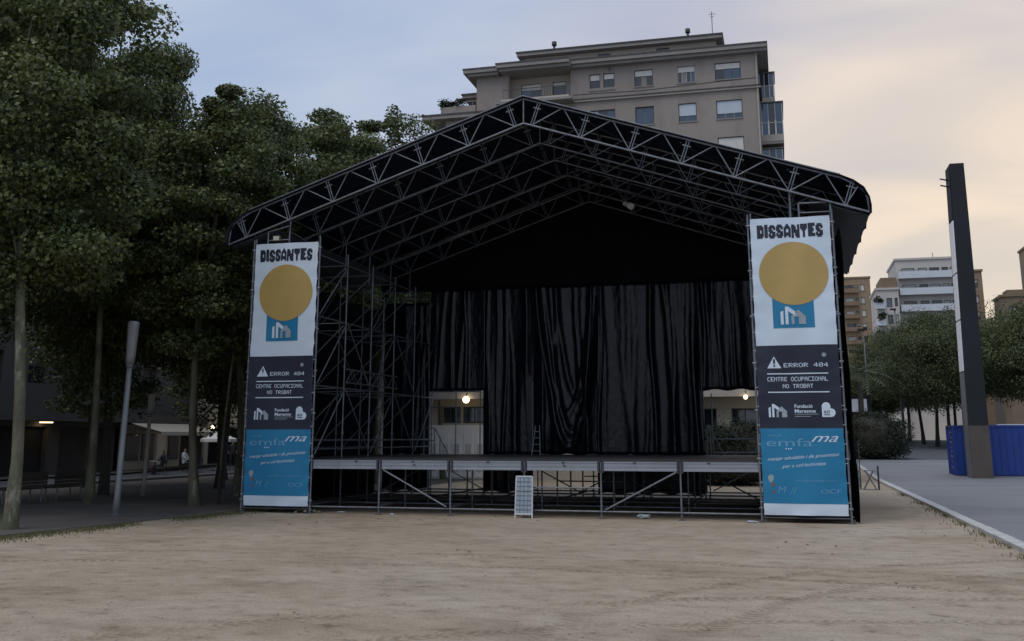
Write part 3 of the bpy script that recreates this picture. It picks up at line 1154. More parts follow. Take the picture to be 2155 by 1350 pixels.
    f = [(q * 56 + k, q * 56 + (k + 1) % 56, (q + 1) * 56 + (k + 1) % 56, (q + 1) * 56 + k) for q in range(3) for k in range(56)] + [tuple(168 + k for k in range(56))]
    o = mesh_obj('ochre_disc', v, f, M_OCHRE, t, smooth=True)
    panel('blue_block', 0.47, 1.50, 4.83, 5.60, 1, M_BLUE)

    def house_logo(u, z, s, layer, m1, m2):
        shape('logo', [[(u, z), (u + .16 * s, z), (u + .16 * s, z + .78 * s), (u, z + .70 * s)],
                       [(u + .26 * s, z), (u + .42 * s, z), (u + .42 * s, z + 1.0 * s), (u + .26 * s, z + 1.0 * s)],
                       [(u + .42 * s, z + .74 * s), (u + .80 * s, z + .45 * s), (u + .80 * s, z + .72 * s), (u + .42 * s, z + 1.0 * s)]], layer, m1)
        shape('logo', [[(u + .58 * s, z), (u + .74 * s, z), (u + .74 * s, z + .42 * s), (u + .58 * s, z + .42 * s)],
                       [(u + .98 * s, z), (u + 1.36 * s, z), (u + 1.36 * s, z + .42 * s), (u + .98 * s, z + .42 * s)],
                       [(u + .56 * s, z + .42 * s), (u + 1.38 * s, z + .42 * s), (u + .97 * s, z + .82 * s)]], layer, m2)

    house_logo(0.66, 4.92, 0.46, 3, M_WHITE_PRINT, M_GREYP)
    # navy panel print
    shape('warning_triangle', [[(0.26, 3.81), (0.61, 3.81), (0.435, 4.11)]], 2, M_WHITE_PRINT)
    shape('exclamation_mark', [[(0.415, 3.92), (0.455, 3.92), (0.460, 4.04), (0.410, 4.04)], [(0.413, 3.85), (0.457, 3.85), (0.457, 3.89), (0.413, 3.89)]], 3, M_NAVY)
    words_('ERROR 404', 0.67, 1.78, 3.83, 0.105, 2, M_WHITE_PRINT, pixel=True)
    panel('printed_rule', 0.25, 1.75, 3.655, 3.682, 2, M_WHITE_PRINT)
    panel('printed_rule', 0.25, 1.75, 3.19, 3.217, 2, M_WHITE_PRINT)
    words_('CENTRE OCUPACIONAL', 0.25, 1.75, 3.48, 0.105, 2, M_WHITE_PRINT, pixel=True)
    words_('NO TROBAT', 0.62, 1.38, 3.305, 0.10, 2, M_WHITE_PRINT, pixel=True)
    house_logo(0.24, 2.58, 0.33, 2, M_WHITE_PRINT, M_GREYP)
    words_('Fundació', 0.88, 1.32, 2.81, 0.085, 2, M_WHITE_PRINT, bold=0.02)
    words_('Maresme', 0.88, 1.39, 2.69, 0.085, 2, M_WHITE_PRINT, bold=0.02)
    panel('printed_rule', 0.88, 1.45, 2.645, 2.66, 2, M_GREYP)
    panel('printed_rule', 0.88, 1.26, 2.59, 2.605, 2, M_GREYP)
    h = [(1.54, 2.58)]
    h += [(1.76 + 0.105 * math.cos(a), 2.685 + 0.105 * math.sin(a)) for a in [(-0.5 + k / 10) * math.pi for k in range(11)]]
    h += [(1.645 + 0.105 * math.cos(a), 2.84 + 0.105 * math.sin(a)) for a in [k / 10 * math.pi for k in range(11)]]
    h = [(1.54, 2.58)] + h[1:12] + [(1.75, 2.79)] + h[12:]
    shape('heart_logo', [h], 2, M_WHITE_PRINT)
    words_('60', 1.585, 1.73, 2.67, 0.075, 3, M_NAVY, bold=0.01)
    shape('printed_rule', [[(1.585, 2.625), (1.73, 2.625), (1.73, 2.645), (1.585, 2.645)]], 3, M_NAVY)
    star = []
    for k in range(16):
        r_ = 0.075 if k % 2 == 0 else 0.035
        star.append((1.67 + r_ * math.cos(k * math.pi / 8), 4.13 + r_ * math.sin(k * math.pi / 8)))
    shape('star_mark', [star], 2, M_GREYP)
    # blue panel print
    words_('GRUP', 0.20, 0.52, 2.10, 0.05, 2, M_BLUE2)
    words_('emfa', 0.14, 1.27, 1.86, 0.20, 2, M_BLUE2)
    words_('ma', 1.24, 1.90, 1.97, 0.22, 2, M_WHITE_PRINT, shear=0.5)
    shape('dot_row', [[(0.62 + k * 0.06 + 0.018 * math.cos(a), 1.80 + 0.018 * math.sin(a)) for a in [q * math.pi / 4 for q in range(8)]] for k in range(3)], 2, M_WHITE_PRINT)
    words_('menjar saludable i de proximitat', 0.15, 1.90, 1.50, 0.085, 2, M_WHITE_PRINT, shear=0.35, slope=0.075)
    words_('per a col·lectivitats', 0.50, 1.56, 1.33, 0.085, 2, M_WHITE_PRINT, shear=0.35, slope=0.075)
    words_('emfgrumas.cor', 0.82, 1.77, 1.0, 0.06, 2, M_BLUE2, shear=0.2)
    words_('M', 0.36, 0.58, 0.72, 0.17, 2, M_BLUE2, shear=0.3)
    words_('//', 0.66, 0.84, 0.70, 0.17, 2, M_BLUE2, shear=0.3)
    words_('OCF', 1.40, 1.88, 0.72, 0.11, 2, M_BLUE2)
    shape('printed_blob', [[(0.13, 1.10), (0.18, 1.16), (0.25, 1.17), (0.29, 1.10), (0.26, 1.02), (0.20, 0.96), (0.16, 1.02)]], 2, M_GREYP)
    shape('printed_blob', [[(0.21, 0.96), (0.27, 0.97), (0.30, 0.91), (0.27, 0.85), (0.23, 0.90)], [(0.25, 0.8), (0.29, 0.78), (0.28, 0.70), (0.24, 0.70)]], 2, M_REDP)
    # frame pipes the sheet is laced to
    for u in (-0.055, 2.085):
        bar('frame_pipe', (x0 + u, -0.07, 0.02), (x0 + u, -0.07, 7.86), 0.026, M_STEEL, t)
        box('base_plate', x0 + u - 0.07, x0 + u + 0.07, -0.14, 0.0, 0.003, 0.016, M_STEEL, t)
        for z in (0.35, 1.55, 2.75, 3.95, 5.15, 6.35, 7.55):
            bar('coupler', (x0 + u - 0.05, -0.07, z), (x0 + u + 0.05, -0.07, z), 0.034, M_STEEL, t)
    bar('frame_pipe', (x0 - 0.05, -0.05, 0.12), (x0 + 2.08, -0.05, 0.12), 0.024, M_COUPLER, t)
    # lacing ties
    for k in range(16):
        z = 0.5 + k * 0.47
        for u, w_ in ((-0.055, 0.06), (2.025, 0.06)):
            box('lacing_tie', x0 + u, x0 + u + w_, -0.125, -0.10, z, z + 0.012, M_SHUT, t)
    return t


make_banner(-8.25, 0.7, 'tall printed banner on the tower beside the plane trees')
make_banner(6.19, 2.3, 'tall printed banner on the tower beside the grey walkway')


# ------------------------------------------------------------------ small stage gear
pn = thing('mesh_board', (0.03, -0.35, 0), 'narrow grey blue mesh board standing upright against the stage front', 'board')
for x in (-0.19, 0.25):
    bar('leg', (x - 0.012 * (1 if x < 0 else -1), -0.22, 0.0), (x, -0.12, 1.06), 0.02, M_BALC, pn)
bar('top_bar', (-0.19, -0.12, 1.06), (0.25, -0.12, 1.06), 0.02, M_BALC, pn)
bar('bottom_bar', (-0.195, -0.21, 0.10), (0.255, -0.21, 0.10), 0.02, M_BALC, pn)
mesh_obj('mesh_infill', [(-0.185, -0.21, 0.10), (0.245, -0.21, 0.10), (0.245, -0.125, 1.05), (-0.185, -0.125, 1.05),
                         (-0.185, -0.195, 0.10), (0.245, -0.195, 0.10), (0.245, -0.11, 1.05), (-0.185, -0.11, 1.05)],
         [(0, 1, 2, 3), (7, 6, 5, 4), (0, 4, 5, 1), (1, 5, 6, 2), (2, 6, 7, 3), (3, 7, 4, 0)], M_MESHP, pn)
for k in range(1, 8):
    t_ = k / 8
    y = -0.216 + 0.085 * t_
    bar('cross_wire', (-0.185, y, 0.10 + 0.95 * t_), (0.245, y, 0.10 + 0.95 * t_), 0.007 if k != 5 else 0.013, M_POLEL, pn, n=6)
for k in (1, 2, 3):
    x = -0.185 + 0.43 * k / 4
    bar('upright_wire', (x, -0.216, 0.10), (x, -0.132, 1.05), 0.005, M_POLEL, pn, n=6)


def stair_rail(name, x, y, label, w=0.5):
    t = thing(name, (x, y, DK), label, 'handrail', 'short handrails at the rear stage stairs')
    for dx in (0, w):
        bar('post', (x + dx, y, DK), (x + dx, y, DK + 0.95), 0.02, M_STEEL, t)
    bar('rail', (x, y, DK + 0.95), (x + w, y, DK + 0.95), 0.02, M_STEEL, t)
    bar('rail', (x, y, DK + 0.5), (x + w, y, DK + 0.5), 0.018, M_STEEL, t)
    bar('sloping_rail', (x + w, y, DK + 0.95), (x + w + 0.38, y + 0.5, DK + 0.02), 0.02, M_STEEL, t)
    return t


stair_rail('stair_handrail', -6.25, 9.6, 'steel stair handrail in front of the white doors', 0.42)
stair_rail('stair_handrail', 4.15, 9.7, 'steel stair handrail at the rear opening near the dark shrubs', 0.12)
gr = thing('guard_rail', (5.2, 10.1, DK), 'low two pipe guard rail across the rear opening near the dark shrubs', 'guardrail')
bar('rail', (4.3, 10.1, 2.02), (6.15, 10.1, 2.02), 0.024, M_STEEL, gr)
bar('rail', (4.3, 10.1, 1.56), (6.15, 10.1, 1.56), 0.024, M_STEEL, gr)
bar('post', (4.32, 10.1, DK), (4.32, 10.1, 3.6), 0.022, M_STEEL, gr)
bar('post', (6.12, 10.1, DK), (6.12, 10.1, 2.1), 0.022, M_STEEL, gr)
gf = thing('opening_frame', (-5.2, 10.05, DK), 'thin steel frame around the rear opening with the white doors', 'frame')
bar('post', (-6.2, 10.05, DK), (-6.2, 10.05, 3.8), 0.022, M_STEEL, gf)
bar('post', (-5.15, 10.05, DK), (-5.15, 10.05, 3.8), 0.022, M_STEEL, gf)
bar('post', (-4.2, 10.05, DK), (-4.2, 10.05, 3.8), 0.022, M_STEEL, gf)
bar('head_rail', (-6.2, 10.05, 3.78), (-4.2, 10.05, 3.78), 0.026, M_STEEL, gf)
bar('mid_rail', (-6.2, 10.05, 3.2), (-5.15, 10.05, 3.2), 0.02, M_STEEL, gf)

ld = thing('step_ladder', (-1.95, 9.3, DK), 'small aluminium step ladder standing before the back curtain', 'ladder')
bar('pole', (-2.06, 9.45, DK), (-2.03, 9.45, 4.1), 0.02, M_STEEL, ld)
for s in (0, 1):
    bar('rail', (-2.0 + s * 0.32, 9.1, DK), (-1.93 + s * 0.14, 9.45, 2.5), 0.018, M_ALU, ld)
for k in range(4):
    t_ = (k + 0.6) / 4.4
    bar('rung', (-2.0 + 0.07 * t_, 9.1 + 0.35 * t_, DK + t_), (-1.68 - 0.11 * t_, 9.1 + 0.35 * t_, DK + t_), 0.014, M_ALU, ld)

# pallet and rubble at the foot of the left tower
pal = thing('wooden_pallet', (-7.2, 0.5, 0), 'dark wooden pallet under the banner beside the plane trees', 'pallet')
for k in range(6):
    box('board', -7.75, -6.75, 0.35 + k * 0.15, 0.46 + k * 0.15, 0.125, 0.147, M_PALLET, pal)
for k in range(3):
    box('bearer', -7.75 + k * 0.45, -7.65 + k * 0.45, 0.35, 1.21, 0.02, 0.122, M_PALLET, pal)
bm = bmesh.new()
for k in range(26):
    a = random.uniform(0, 6.28)
    r_ = abs(random.gauss(0, 0.16))
    s = random.uniform(0.03, 0.07)
    c = Vector((-6.42 + math.cos(a) * r_ * 1.3, 0.12 + math.sin(a) * r_, max(0.0, 0.09 - r_ * 0.3) + s * 0.5))
    res = bmesh.ops.create_icosphere(bm, subdivisions=1, radius=s)
    for v_ in res['verts']:
        v_.co = Vector((v_.co.x * random.uniform(.8, 1.2), v_.co.y, v_.co.z * 0.7)) + c
tag(bm_obj('rubble', bm, M_STONE), 'small pale rubble heap at the foot of the tree-side tower', None, None, 'stuff')
for (x, y, w_, h_, lab) in ((-5.4, 0.35, 0.2, 0.05, 'crumpled pale paper scrap beneath the stage near the tree-side tower'),
                            (-3.65, -0.25, 0.09, 0.07, 'small pale crumpled cup beside a stage leg'),
                            (3.1, 0.45, 0.34, 0.12, 'pale crumpled plastic bag under the middle of the stage'),
                            (5.9, -0.22, 0.30, 0.05, 'flattened pale bottle by the foot of the walkway-side tower')):
    bm = bmesh.new()
    bmesh.ops.create_icosphere(bm, subdivisions=2, radius=1)
    for v_ in bm.verts:
        n_ = 1 + 0.28 * math.sin(v_.co.x * 7 + x) + 0.2 * math.sin(v_.co.y * 9 + v_.co.z * 5)
        v_.co = Vector((x + v_.co.x * w_ / 2 * n_, y + v_.co.y * w_ / 3 * n_, max(0.003, h_ / 2 + v_.co.z * h_ / 2 * n_)))
    tag(bm_obj('litter_scrap', bm, M_SHUTB), lab, 'litter')


# ------------------------------------------------------------------ trees
def crown_mesh(name, seed, rx, rz, zc, n_clumps, per, leaf, m, lobed=True, hollow=0.35, flat_bottom=0.0):
    g = np.random.default_rng(seed)
    d = g.normal(size=(n_clumps, 3))
    d /= np.linalg.norm(d, axis=1)[:, None]
    rad = hollow + (1 - hollow) * g.random(n_clumps) ** 0.55
    lump = 1 + 0.24 * np.sin(d[:, 0] * 4 + seed) * np.sin(d[:, 2] * 5 + seed * 2) + 0.12 * g.normal(size=n_clumps)
    c = d * np.minimum(rad * lump, 1.0)[:, None]
    c[:, 2] = np.where(c[:, 2] < 0, c[:, 2] * (1 - flat_bottom), c[:, 2])
    c = c * np.array([rx, rx, rz])
    cr = (0.40 + 0.62 * g.random(n_clumps)) * max(rx / 2.6, 0.4)
    idx = np.repeat(np.arange(n_clumps), per)
    N = len(idx)
    o = g.normal(size=(N, 3))
    o /= np.linalg.norm(o, axis=1)[:, None]
    rr = g.random(N) ** 0.45
    el_ = 0.5 + 0.4 * g.random(n_clumps) + 0.9 * (g.random(n_clumps) < 0.18) * (c[:, 2] > 0)
    pos = c[idx] + o * (rr * cr[idx])[:, None] * np.stack([1.1 / el_[idx] ** .5, 1.1 / el_[idx] ** .5, el_[idx]], 1)
    pos[:, 2] += zc
    nrm = o * 0.7 + g.normal(size=(N, 3)) * 0.75 + np.array([0, 0, 0.55])
    nrm /= np.linalg.norm(nrm, axis=1)[:, None]
    a = np.cross(nrm, g.normal(size=(N, 3)))
    a /= np.linalg.norm(a, axis=1)[:, None]
    b = np.cross(nrm, a)
    s = (leaf * (0.6 + 0.8 * g.random(N)))[:, None]
    if lobed:
        shape_ = [(0.05, -0.55, 0), (0.55, 0.08, 0.10), (0.13, 0.15, 0.0), (-0.12, 0.68, -0.08), (-0.48, -0.08, 0.08)]
    else:
        shape_ = [(0, -0.5, 0), (0.34, 0.0, 0.06), (0, 0.55, -0.06), (-0.34, 0.0, 0.06)]
    k = len(shape_)
    V = np.empty((N, k, 3))
    for i, (p, q, h_) in enumerate(shape_):
        V[:, i] = pos + a * (p * s) + b * (q * s) + nrm * (h_ * s)
    V = V.reshape(-1, 3)
    me = bpy.data.meshes.new(name)
    me.vertices.add(N * k)
    me.vertices.foreach_set('co', V.ravel())
    me.loops.add(N * k)
    me.loops.foreach_set('vertex_index', np.arange(N * k, dtype=np.int32))
    me.polygons.add(N)
    me.polygons.foreach_set('loop_start', np.arange(0, N * k, k, dtype=np.int32))
    me.polygons.foreach_set('loop_total', np.full(N, k, dtype=np.int32))
    me.update()
    me.materials.append(m)
    return me, c, zc


def trunk_mesh(name, seed, h, r, crown_c, zc, m, nlimb=9, lean=0.0):
    """tapered trunk with limbs towards some clump centres, one mesh"""
    r_ = random.Random(seed)
    verts, faces = [], []

    def tube(pts, rad, n=9):
        base = len(verts)
        for i, p in enumerate(pts):
            dd = (pts[min(i + 1, len(pts) - 1)] - pts[max(i - 1, 0)]).normalized()
            a = Vector((1, 0, 0)) if abs(dd.x) < 0.8 else Vector((0, 1, 0))
            a = (a - dd * a.dot(dd)).normalized()
            b = dd.cross(a)
            for k in range(n):
                t = 2 * math.pi * k / n
                rr = rad[i] * (1 + 0.08 * math.sin(3 * t + i))
                verts.append(p + (a * math.cos(t) + b * math.sin(t)) * rr)
        for i in range(len(pts) - 1):
            for k in range(n):
                faces.append((base + i * n + k, base + i * n + (k + 1) % n, base + (i + 1) * n + (k + 1) % n, base + (i + 1) * n + k))

    pts, rad = [], []
    nseg = 9
    for i in range(nseg + 1):
        t = i / nseg
        pts.append(Vector((lean * t + 0.20 * (math.sin(t * 6 + seed) - math.sin(seed)), 0.16 * (math.sin(t * 5 + seed * 2) - math.sin(seed * 2)), h * 0.88 * t)))
        rad.append(r * (1.35 if i == 0 else 1.0) * (1 - 0.75 * t))
    tube(pts, rad)
    for q in range(nlimb):
        t = 0.38 + 0.5 * q / nlimb
        k = min(nseg - 1, int(t * nseg))
        s = pts[k].lerp(pts[k + 1], t * nseg - k)
        tgt = crown_c[r_.randrange(len(crown_c))]
        e = Vector((tgt[0], tgt[1], max(s.z + 0.5, tgt[2] + zc)))
        mid = s.lerp(e, 0.5) + Vector((r_.uniform(-.3, .3), r_.uniform(-.3, .3), 0.35))
        tube([s, s.lerp(mid, 0.6), mid, mid.lerp(e, 0.6), e], [r * 0.42 * (1 - t * .6), r * .33 * (1 - t * .6), r * .24 * (1 - t * .6), r * .15, r * 0.05], 6)
    me = bpy.data.meshes.new(name)
    me.from_pydata([tuple(v_) for v_ in verts], [], faces)
    me.polygons.foreach_set('use_smooth', [True] * len(me.polygons))
    me.materials.append(m)
    return me


def tree_proto(kind, seed, h, zb_, rx, n_clumps, per, leaf, ml, mt, tr, **kw):
    """returns (crown mesh, trunk mesh) of a unit design of height h"""
    rz = (h - zb_) / 2 - 0.5
    zc = zb_ + rz
    cm, c, _ = crown_mesh('crown', seed, rx, rz, zc, n_clumps, per, leaf, ml, **kw)
    tm = trunk_mesh('trunk', seed, h, tr, c, zc, mt)
    return cm, tm


PLANES = [tree_proto('plane', s, 16.0, 5.2, 2.45, 105, 760, 0.104, M_LEAF, M_BARK, 0.155, hollow=0.55) for s in (1, 2, 3, 4)]
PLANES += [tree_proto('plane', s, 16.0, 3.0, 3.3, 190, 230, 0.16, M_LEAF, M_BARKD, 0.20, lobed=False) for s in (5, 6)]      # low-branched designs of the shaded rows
# (x, y, height, width scale, design, rotation, label)
left_trees = [
    (-10.63, -6.5, 15.6, 0.95, 0, 0.4, 'nearest leafy plane tree with a pale mottled trunk at the sand edge'),
    (-15.06, 2.28, 18.2, 0.85, 1, 2.0, 'tall plane tree rising above the pale lamp posts'),
    (-11.08, 2.1, 14.6, 0.95, 2, 1.1, 'plane tree with a slim trunk next to the tree-side banner'),
    (-12.6, 7.4, 15.8, 1.0, 3, 4.0, 'plane tree whose crown rises beside the stage roof eave'),
    (-12.5, 12.8, 17.6, 1.15, 0, 2.7, 'plane tree behind the tree-side stage corner with a ragged top'),
    (-11.5, 18.2, 18.8, 1.2, 1, 5.2, 'plane tree behind the stage topping out against the pale sky'),
    (-10.2, 24.0, 19.4, 1.25, 2, 0.2, 'last plane tree of the row peeping over the sloping stage roof'),
    (-14.8, -4.6, 17.5, 1.2, 3, 1.9, 'plane tree filling the upper corner of the picture above the first trunk'),
    (-17.6, 6.6, 16.6, 0.8, 4, 3.1, 'dark plane tree in the second row behind the pale lamp posts'),
    (-16.0, 12.0, 14.6, 0.9, 5, 0.9, 'dark plane tree in the second row behind the slim trunk'),
    (-15.2, 18.5, 16.2, 0.95, 4, 2.2, 'dark plane tree in the second row near the cafe awning'),
    (-20.5, 1.5, 18.5, 1.0, 5, 4.4, 'shaded plane tree behind the dark benches'),
    (-21.5, 11.0, 16.0, 1.0, 4, 5.5, 'shaded plane tree in the third row along the narrow street'),
    (-20.5, 20.0, 14.5, 1.0, 5, 3.7, 'shaded plane tree in front of the cafe terrace'),
    (-19.5, -5.0, 18.0, 1.1, 4, 0.3, 'shaded plane tree at the picture edge behind the first trunk'),
    (-15.5, 27.0, 15.5, 0.95, 5, 1.3, 'plane tree far back behind the stage scaffold'),
    (-22.0, 33.0, 14.5, 1.0, 4, 2.9, 'plane tree beyond the cafe parasol'),
    (-16.8, 36.0, 16.0, 1.2, 2, 4.9, 'farthest plane tree of the promenade behind the stage'),
]


def plant(spec, protos, group, name):
    x, y, h, ws, k, rot, lab = spec
    cm, tm = protos[k]
    o = thing(name, (0, 0, 0), lab, 'tree', group)
    for nm, me in (('trunk', tm), ('crown', cm)):
        p = bpy.data.objects.new(nm, me)
        COL.objects.link(p)
        p.parent = o
        if nm == 'crown':
            p['kind'] = 'stuff'
    o.location = (x, y, gz(x, y))
    o.rotation_euler = (0, 0, rot)
    o.scale = (ws, ws, h / 16.0)
    return o


for s in left_trees:
    plant(s, PLANES, 'plane trees on the promenade', 'plane_tree')

# small twin stem beside the third trunk
tw = thing('young_tree', (-10.75, 2.9, 0), 'thin young stem growing beside the slim plane trunk near the banner', 'tree')
tube_path('trunk', [(-10.75, 2.9, 0), (-10.72, 2.92, 2), (-10.6, 2.95, 4), (-10.4, 3.0, 6.2)], [0.06, 0.05, 0.045, 0.03], M_BARK, tw)
cm_, _, _ = crown_mesh('crown', 71, 0.9, 1.2, 5.4, 16, 40, 0.2, M_LEAF)
p = bpy.data.objects.new('crown', cm_)
p.location = (-10.5, 2.95, 0)
p['kind'] = 'stuff'
COL.objects.link(p)
adopt(p, tw)

SOFT = [tree_proto('soft', s, 16.0, 3.6, 6.2, 150, 400, 0.20, M_LEAFB, M_BARKD, 0.24, lobed=False, hollow=0.45, flat_bottom=0.25) for s in (41, 42, 43)]
right_trees = [
    (21.7, 77.9, 13.0, 0.80, 0, 0.3, 'leaning dark trunked tree nearest to the blue container'),
    (21.2, 84.0, 14.2, 0.82, 1, 1.3, 'second dark trunk of the leafy row behind the blue container'),
    (21.0, 93.0, 13.5, 0.8, 2, 2.3, 'third dark trunk of the leafy row behind the blue container'),
    (20.6, 103.0, 14.0, 0.85, 0, 3.3, 'fourth dark trunk of the leafy row near the dark hedge'),
    (19.6, 115.0, 13.0, 0.85, 1, 4.1, 'far rounded tree between the hedge and the pale balcony block'),
    (29.5, 72.0, 14.0, 0.85, 2, 5.0, 'dense rounded tree behind the tall dark light column'),
    (34.5, 80.0, 15.5, 0.9, 0, 0.8, 'dense rounded tree at the picture edge above the blue container'),
    (31.0, 90.0, 15.5, 0.9, 1, 1.9, 'broad rounded tree rising behind the tall light column'),
    (38.0, 95.0, 17.5, 0.95, 2, 2.6, 'tallest rounded tree below the flat roof at the picture edge'),
    (16.2, 104.0, 9.5, 0.7, 1, 2.1, 'low bushy tree beside the palm and the dark hedge'),
    (27.0, 112.0, 16.0, 0.9, 0, 4.6, 'tree below the pale balconies with a ragged brownish top'),
]
for s in right_trees:
    plant(s, SOFT, 'rounded trees along the far walkway', 'rounded_tree')


# hedge behind the stage: clipped dark shrub masses
def shrub(name, x, y, rx, rz, label, seed, group=None, ry=None):
    cm_, _, _ = crown_mesh('foliage', seed, 1.0, 1.0, 0.0, 260, 110, 0.05, M_LEAFH, lobed=False, hollow=0.75, flat_bottom=0.1)
    t = thing(name, (x, y, gz(x, y)), label, 'hedge', group)
    p_ = bpy.data.objects.new('foliage', cm_)
    p_.location = (x, y, gz(x, y) + rz * 0.86)
    p_.scale = (rx, ry or rx, rz)
    p_['kind'] = 'stuff'
    COL.objects.link(p_)
    adopt(p_, t)
    bm_ = bmesh.new()
    bmesh.ops.create_icosphere(bm_, subdivisions=3, radius=1)
    for v_ in bm_.verts:
        n_ = 0.86 + 0.05 * math.sin(v_.co.x * 5 + seed) * math.sin(v_.co.y * 6) + 0.04 * math.sin(v_.co.z * 8)
        v_.co = Vector((x + v_.co.x * rx * n_, y + v_.co.y * (ry or rx) * n_, gz(x, y) + max(0.0, rz * 0.86 + v_.co.z * rz * n_)))
    bm_obj('inner_core', bm_, M_BARKD, t, smooth=True)  # solid dark body added to fill the shrub behind its leaves
    return t


shrub('round_hedge', 12.9, 53.0, 2.5, 1.75, 'big dark rounded hedge at the far end of the pale kerb', 51)
shrub('round_hedge', 9.2, 54.5, 2.6, 1.7, 'dark rounded hedge half hidden by the walkway-side banner', 52)
shrub('round_hedge', 4.6, 21.0, 1.9, 1.45, 'dark shrub seen through the rear stage opening with the guard rail', 53)
shrub('round_hedge', 2.0, 22.0, 1.5, 1.35, 'dark shrub behind the stage curtain next to the guard rail opening', 54)

# palm
pt = thing('palm_tree', (12.6, 58.5, gz(0, 58.5)), 'small palm with arching fronds behind the dark hedge', 'palm')
zt = 7.0
tube_path('trunk', [(12.6, 58.5, gz(0, 58.5)), (12.55, 58.5, 3.5), (12.6, 58.5, zt)], [0.26, 0.22, 0.2], M_BARKD, pt)
for q in range(26):
    a = q * 2.399
    el = 1.1 - 1.5 * (q / 26)
    L = random.uniform(2.3, 2.9)
    v, f = [], []
    prev = None
    nseg = 12
    spine = []
    for i in range(nseg + 1):
        t_ = i / nseg
        rr = L * t_ * math.cos(el * (1 - 0.4 * t_)) if el > 0 else L * t_ * math.cos(el)
        hz_ = L * t_ * math.sin(el) - 1.1 * t_ * t_ * L * 0.5
        spine.append(Vector((12.6 + math.cos(a) * rr, 58.5 + math.sin(a) * rr, zt + hz_)))
    for i in range(1, nseg):
        d_ = (spine[i + 1] - spine[i - 1]).normalized()
        sd_ = d_.cross(Vector((0, 0, 1))).normalized()
        ll = 0.55 * math.sin(math.pi * (0.12 + 0.86 * i / nseg)) + 0.08
        for sg in (-1, 1):
            b0 = len(v)
            tip = spine[i] + sd_ * sg * ll + d_ * ll * 0.5 - Vector((0, 0, 0.22 * ll))
            v += [tuple(spine[i] - d_ * 0.03), tuple(spine[i] + d_ * 0.05), tuple(tip)]
            f.append((b0, b0 + 1, b0 + 2))
    for i in range(nseg):
        b0 = len(v)
        u_ = Vector((0, 0, 0.02))
        v += [tuple(spine[i] - u_), tuple(spine[i + 1] - u_), tuple(spine[i + 1] + u_), tuple(spine[i] + u_)]
        f.append((b0, b0 + 1, b0 + 2, b0 + 3))
    mesh_obj('frond', v, f, M_PALM, pt)


# ------------------------------------------------------------------ building helpers
def facade(name, axis, c, u0, u1, z0, z1, holes, depth, m, parent):
    """wall with rectangular openings and reveals. axis 'y': faces -Y at y=c; 'x': faces +X at x=c; 'w': faces -X at x=c"""
    def P3(u, z, d):
        if axis == 'y':
            return (u, c + d, z)
        if axis == 'x':
            return (c - d, u, z)
        return (c + d, u, z)
    us = sorted({u0, u1, *[h[0] for h in holes], *[h[1] for h in holes]})
    zs = sorted({z0, z1, *[h[2] for h in holes], *[h[3] for h in holes]})
    us = [u for u in us if u0 <= u <= u1]
    zs = [z for z in zs if z0 <= z <= z1]
    v, f = [], []

    def quad(a, b, c_, d):
        i = len(v)
        v.extend((a, b, c_, d))
        f.append((i, i + 1, i + 2, i + 3))
    for i in range(len(us) - 1):
        for j in range(len(zs) - 1):
            um, zm = (us[i] + us[i + 1]) / 2, (zs[j] + zs[j + 1]) / 2
            if any(h[0] < um < h[1] and h[2] < zm < h[3] for h in holes):
                continue
            quad(P3(us[i], zs[j], 0), P3(us[i + 1], zs[j], 0), P3(us[i + 1], zs[j + 1], 0), P3(us[i], zs[j + 1], 0))
    for (a, b, zl, zh) in holes:
        quad(P3(a, zl, 0), P3(b, zl, 0), P3(b, zl, depth), P3(a, zl, depth))
        quad(P3(a, zh, 0), P3(b, zh, 0), P3(b, zh, depth), P3(a, zh, depth))
        quad(P3(a, zl, 0), P3(a, zh, 0), P3(a, zh, depth), P3(a, zl, depth))
        quad(P3(b, zl, 0), P3(b, zh, 0), P3(b, zh, depth), P3(b, zl, depth))
    return mesh_obj(name, v, f, m, parent)


def abox(name, axis, c, u0, u1, d0, d1, z0, z1, m, parent, kind='cube'):
    """box in facade terms: u along, d into the wall (negative = proud)"""
    if axis == 'y':
        return box(name, u0, u1, c + d0, c + d1, z0, z1, m, parent, kind)
    if axis == 'x':
        return box(name, c - d1, c - d0, u0, u1, z0, z1, m, parent, kind)
    return box(name, c + d0, c + d1, u0, u1, z0, z1, m, parent, kind)


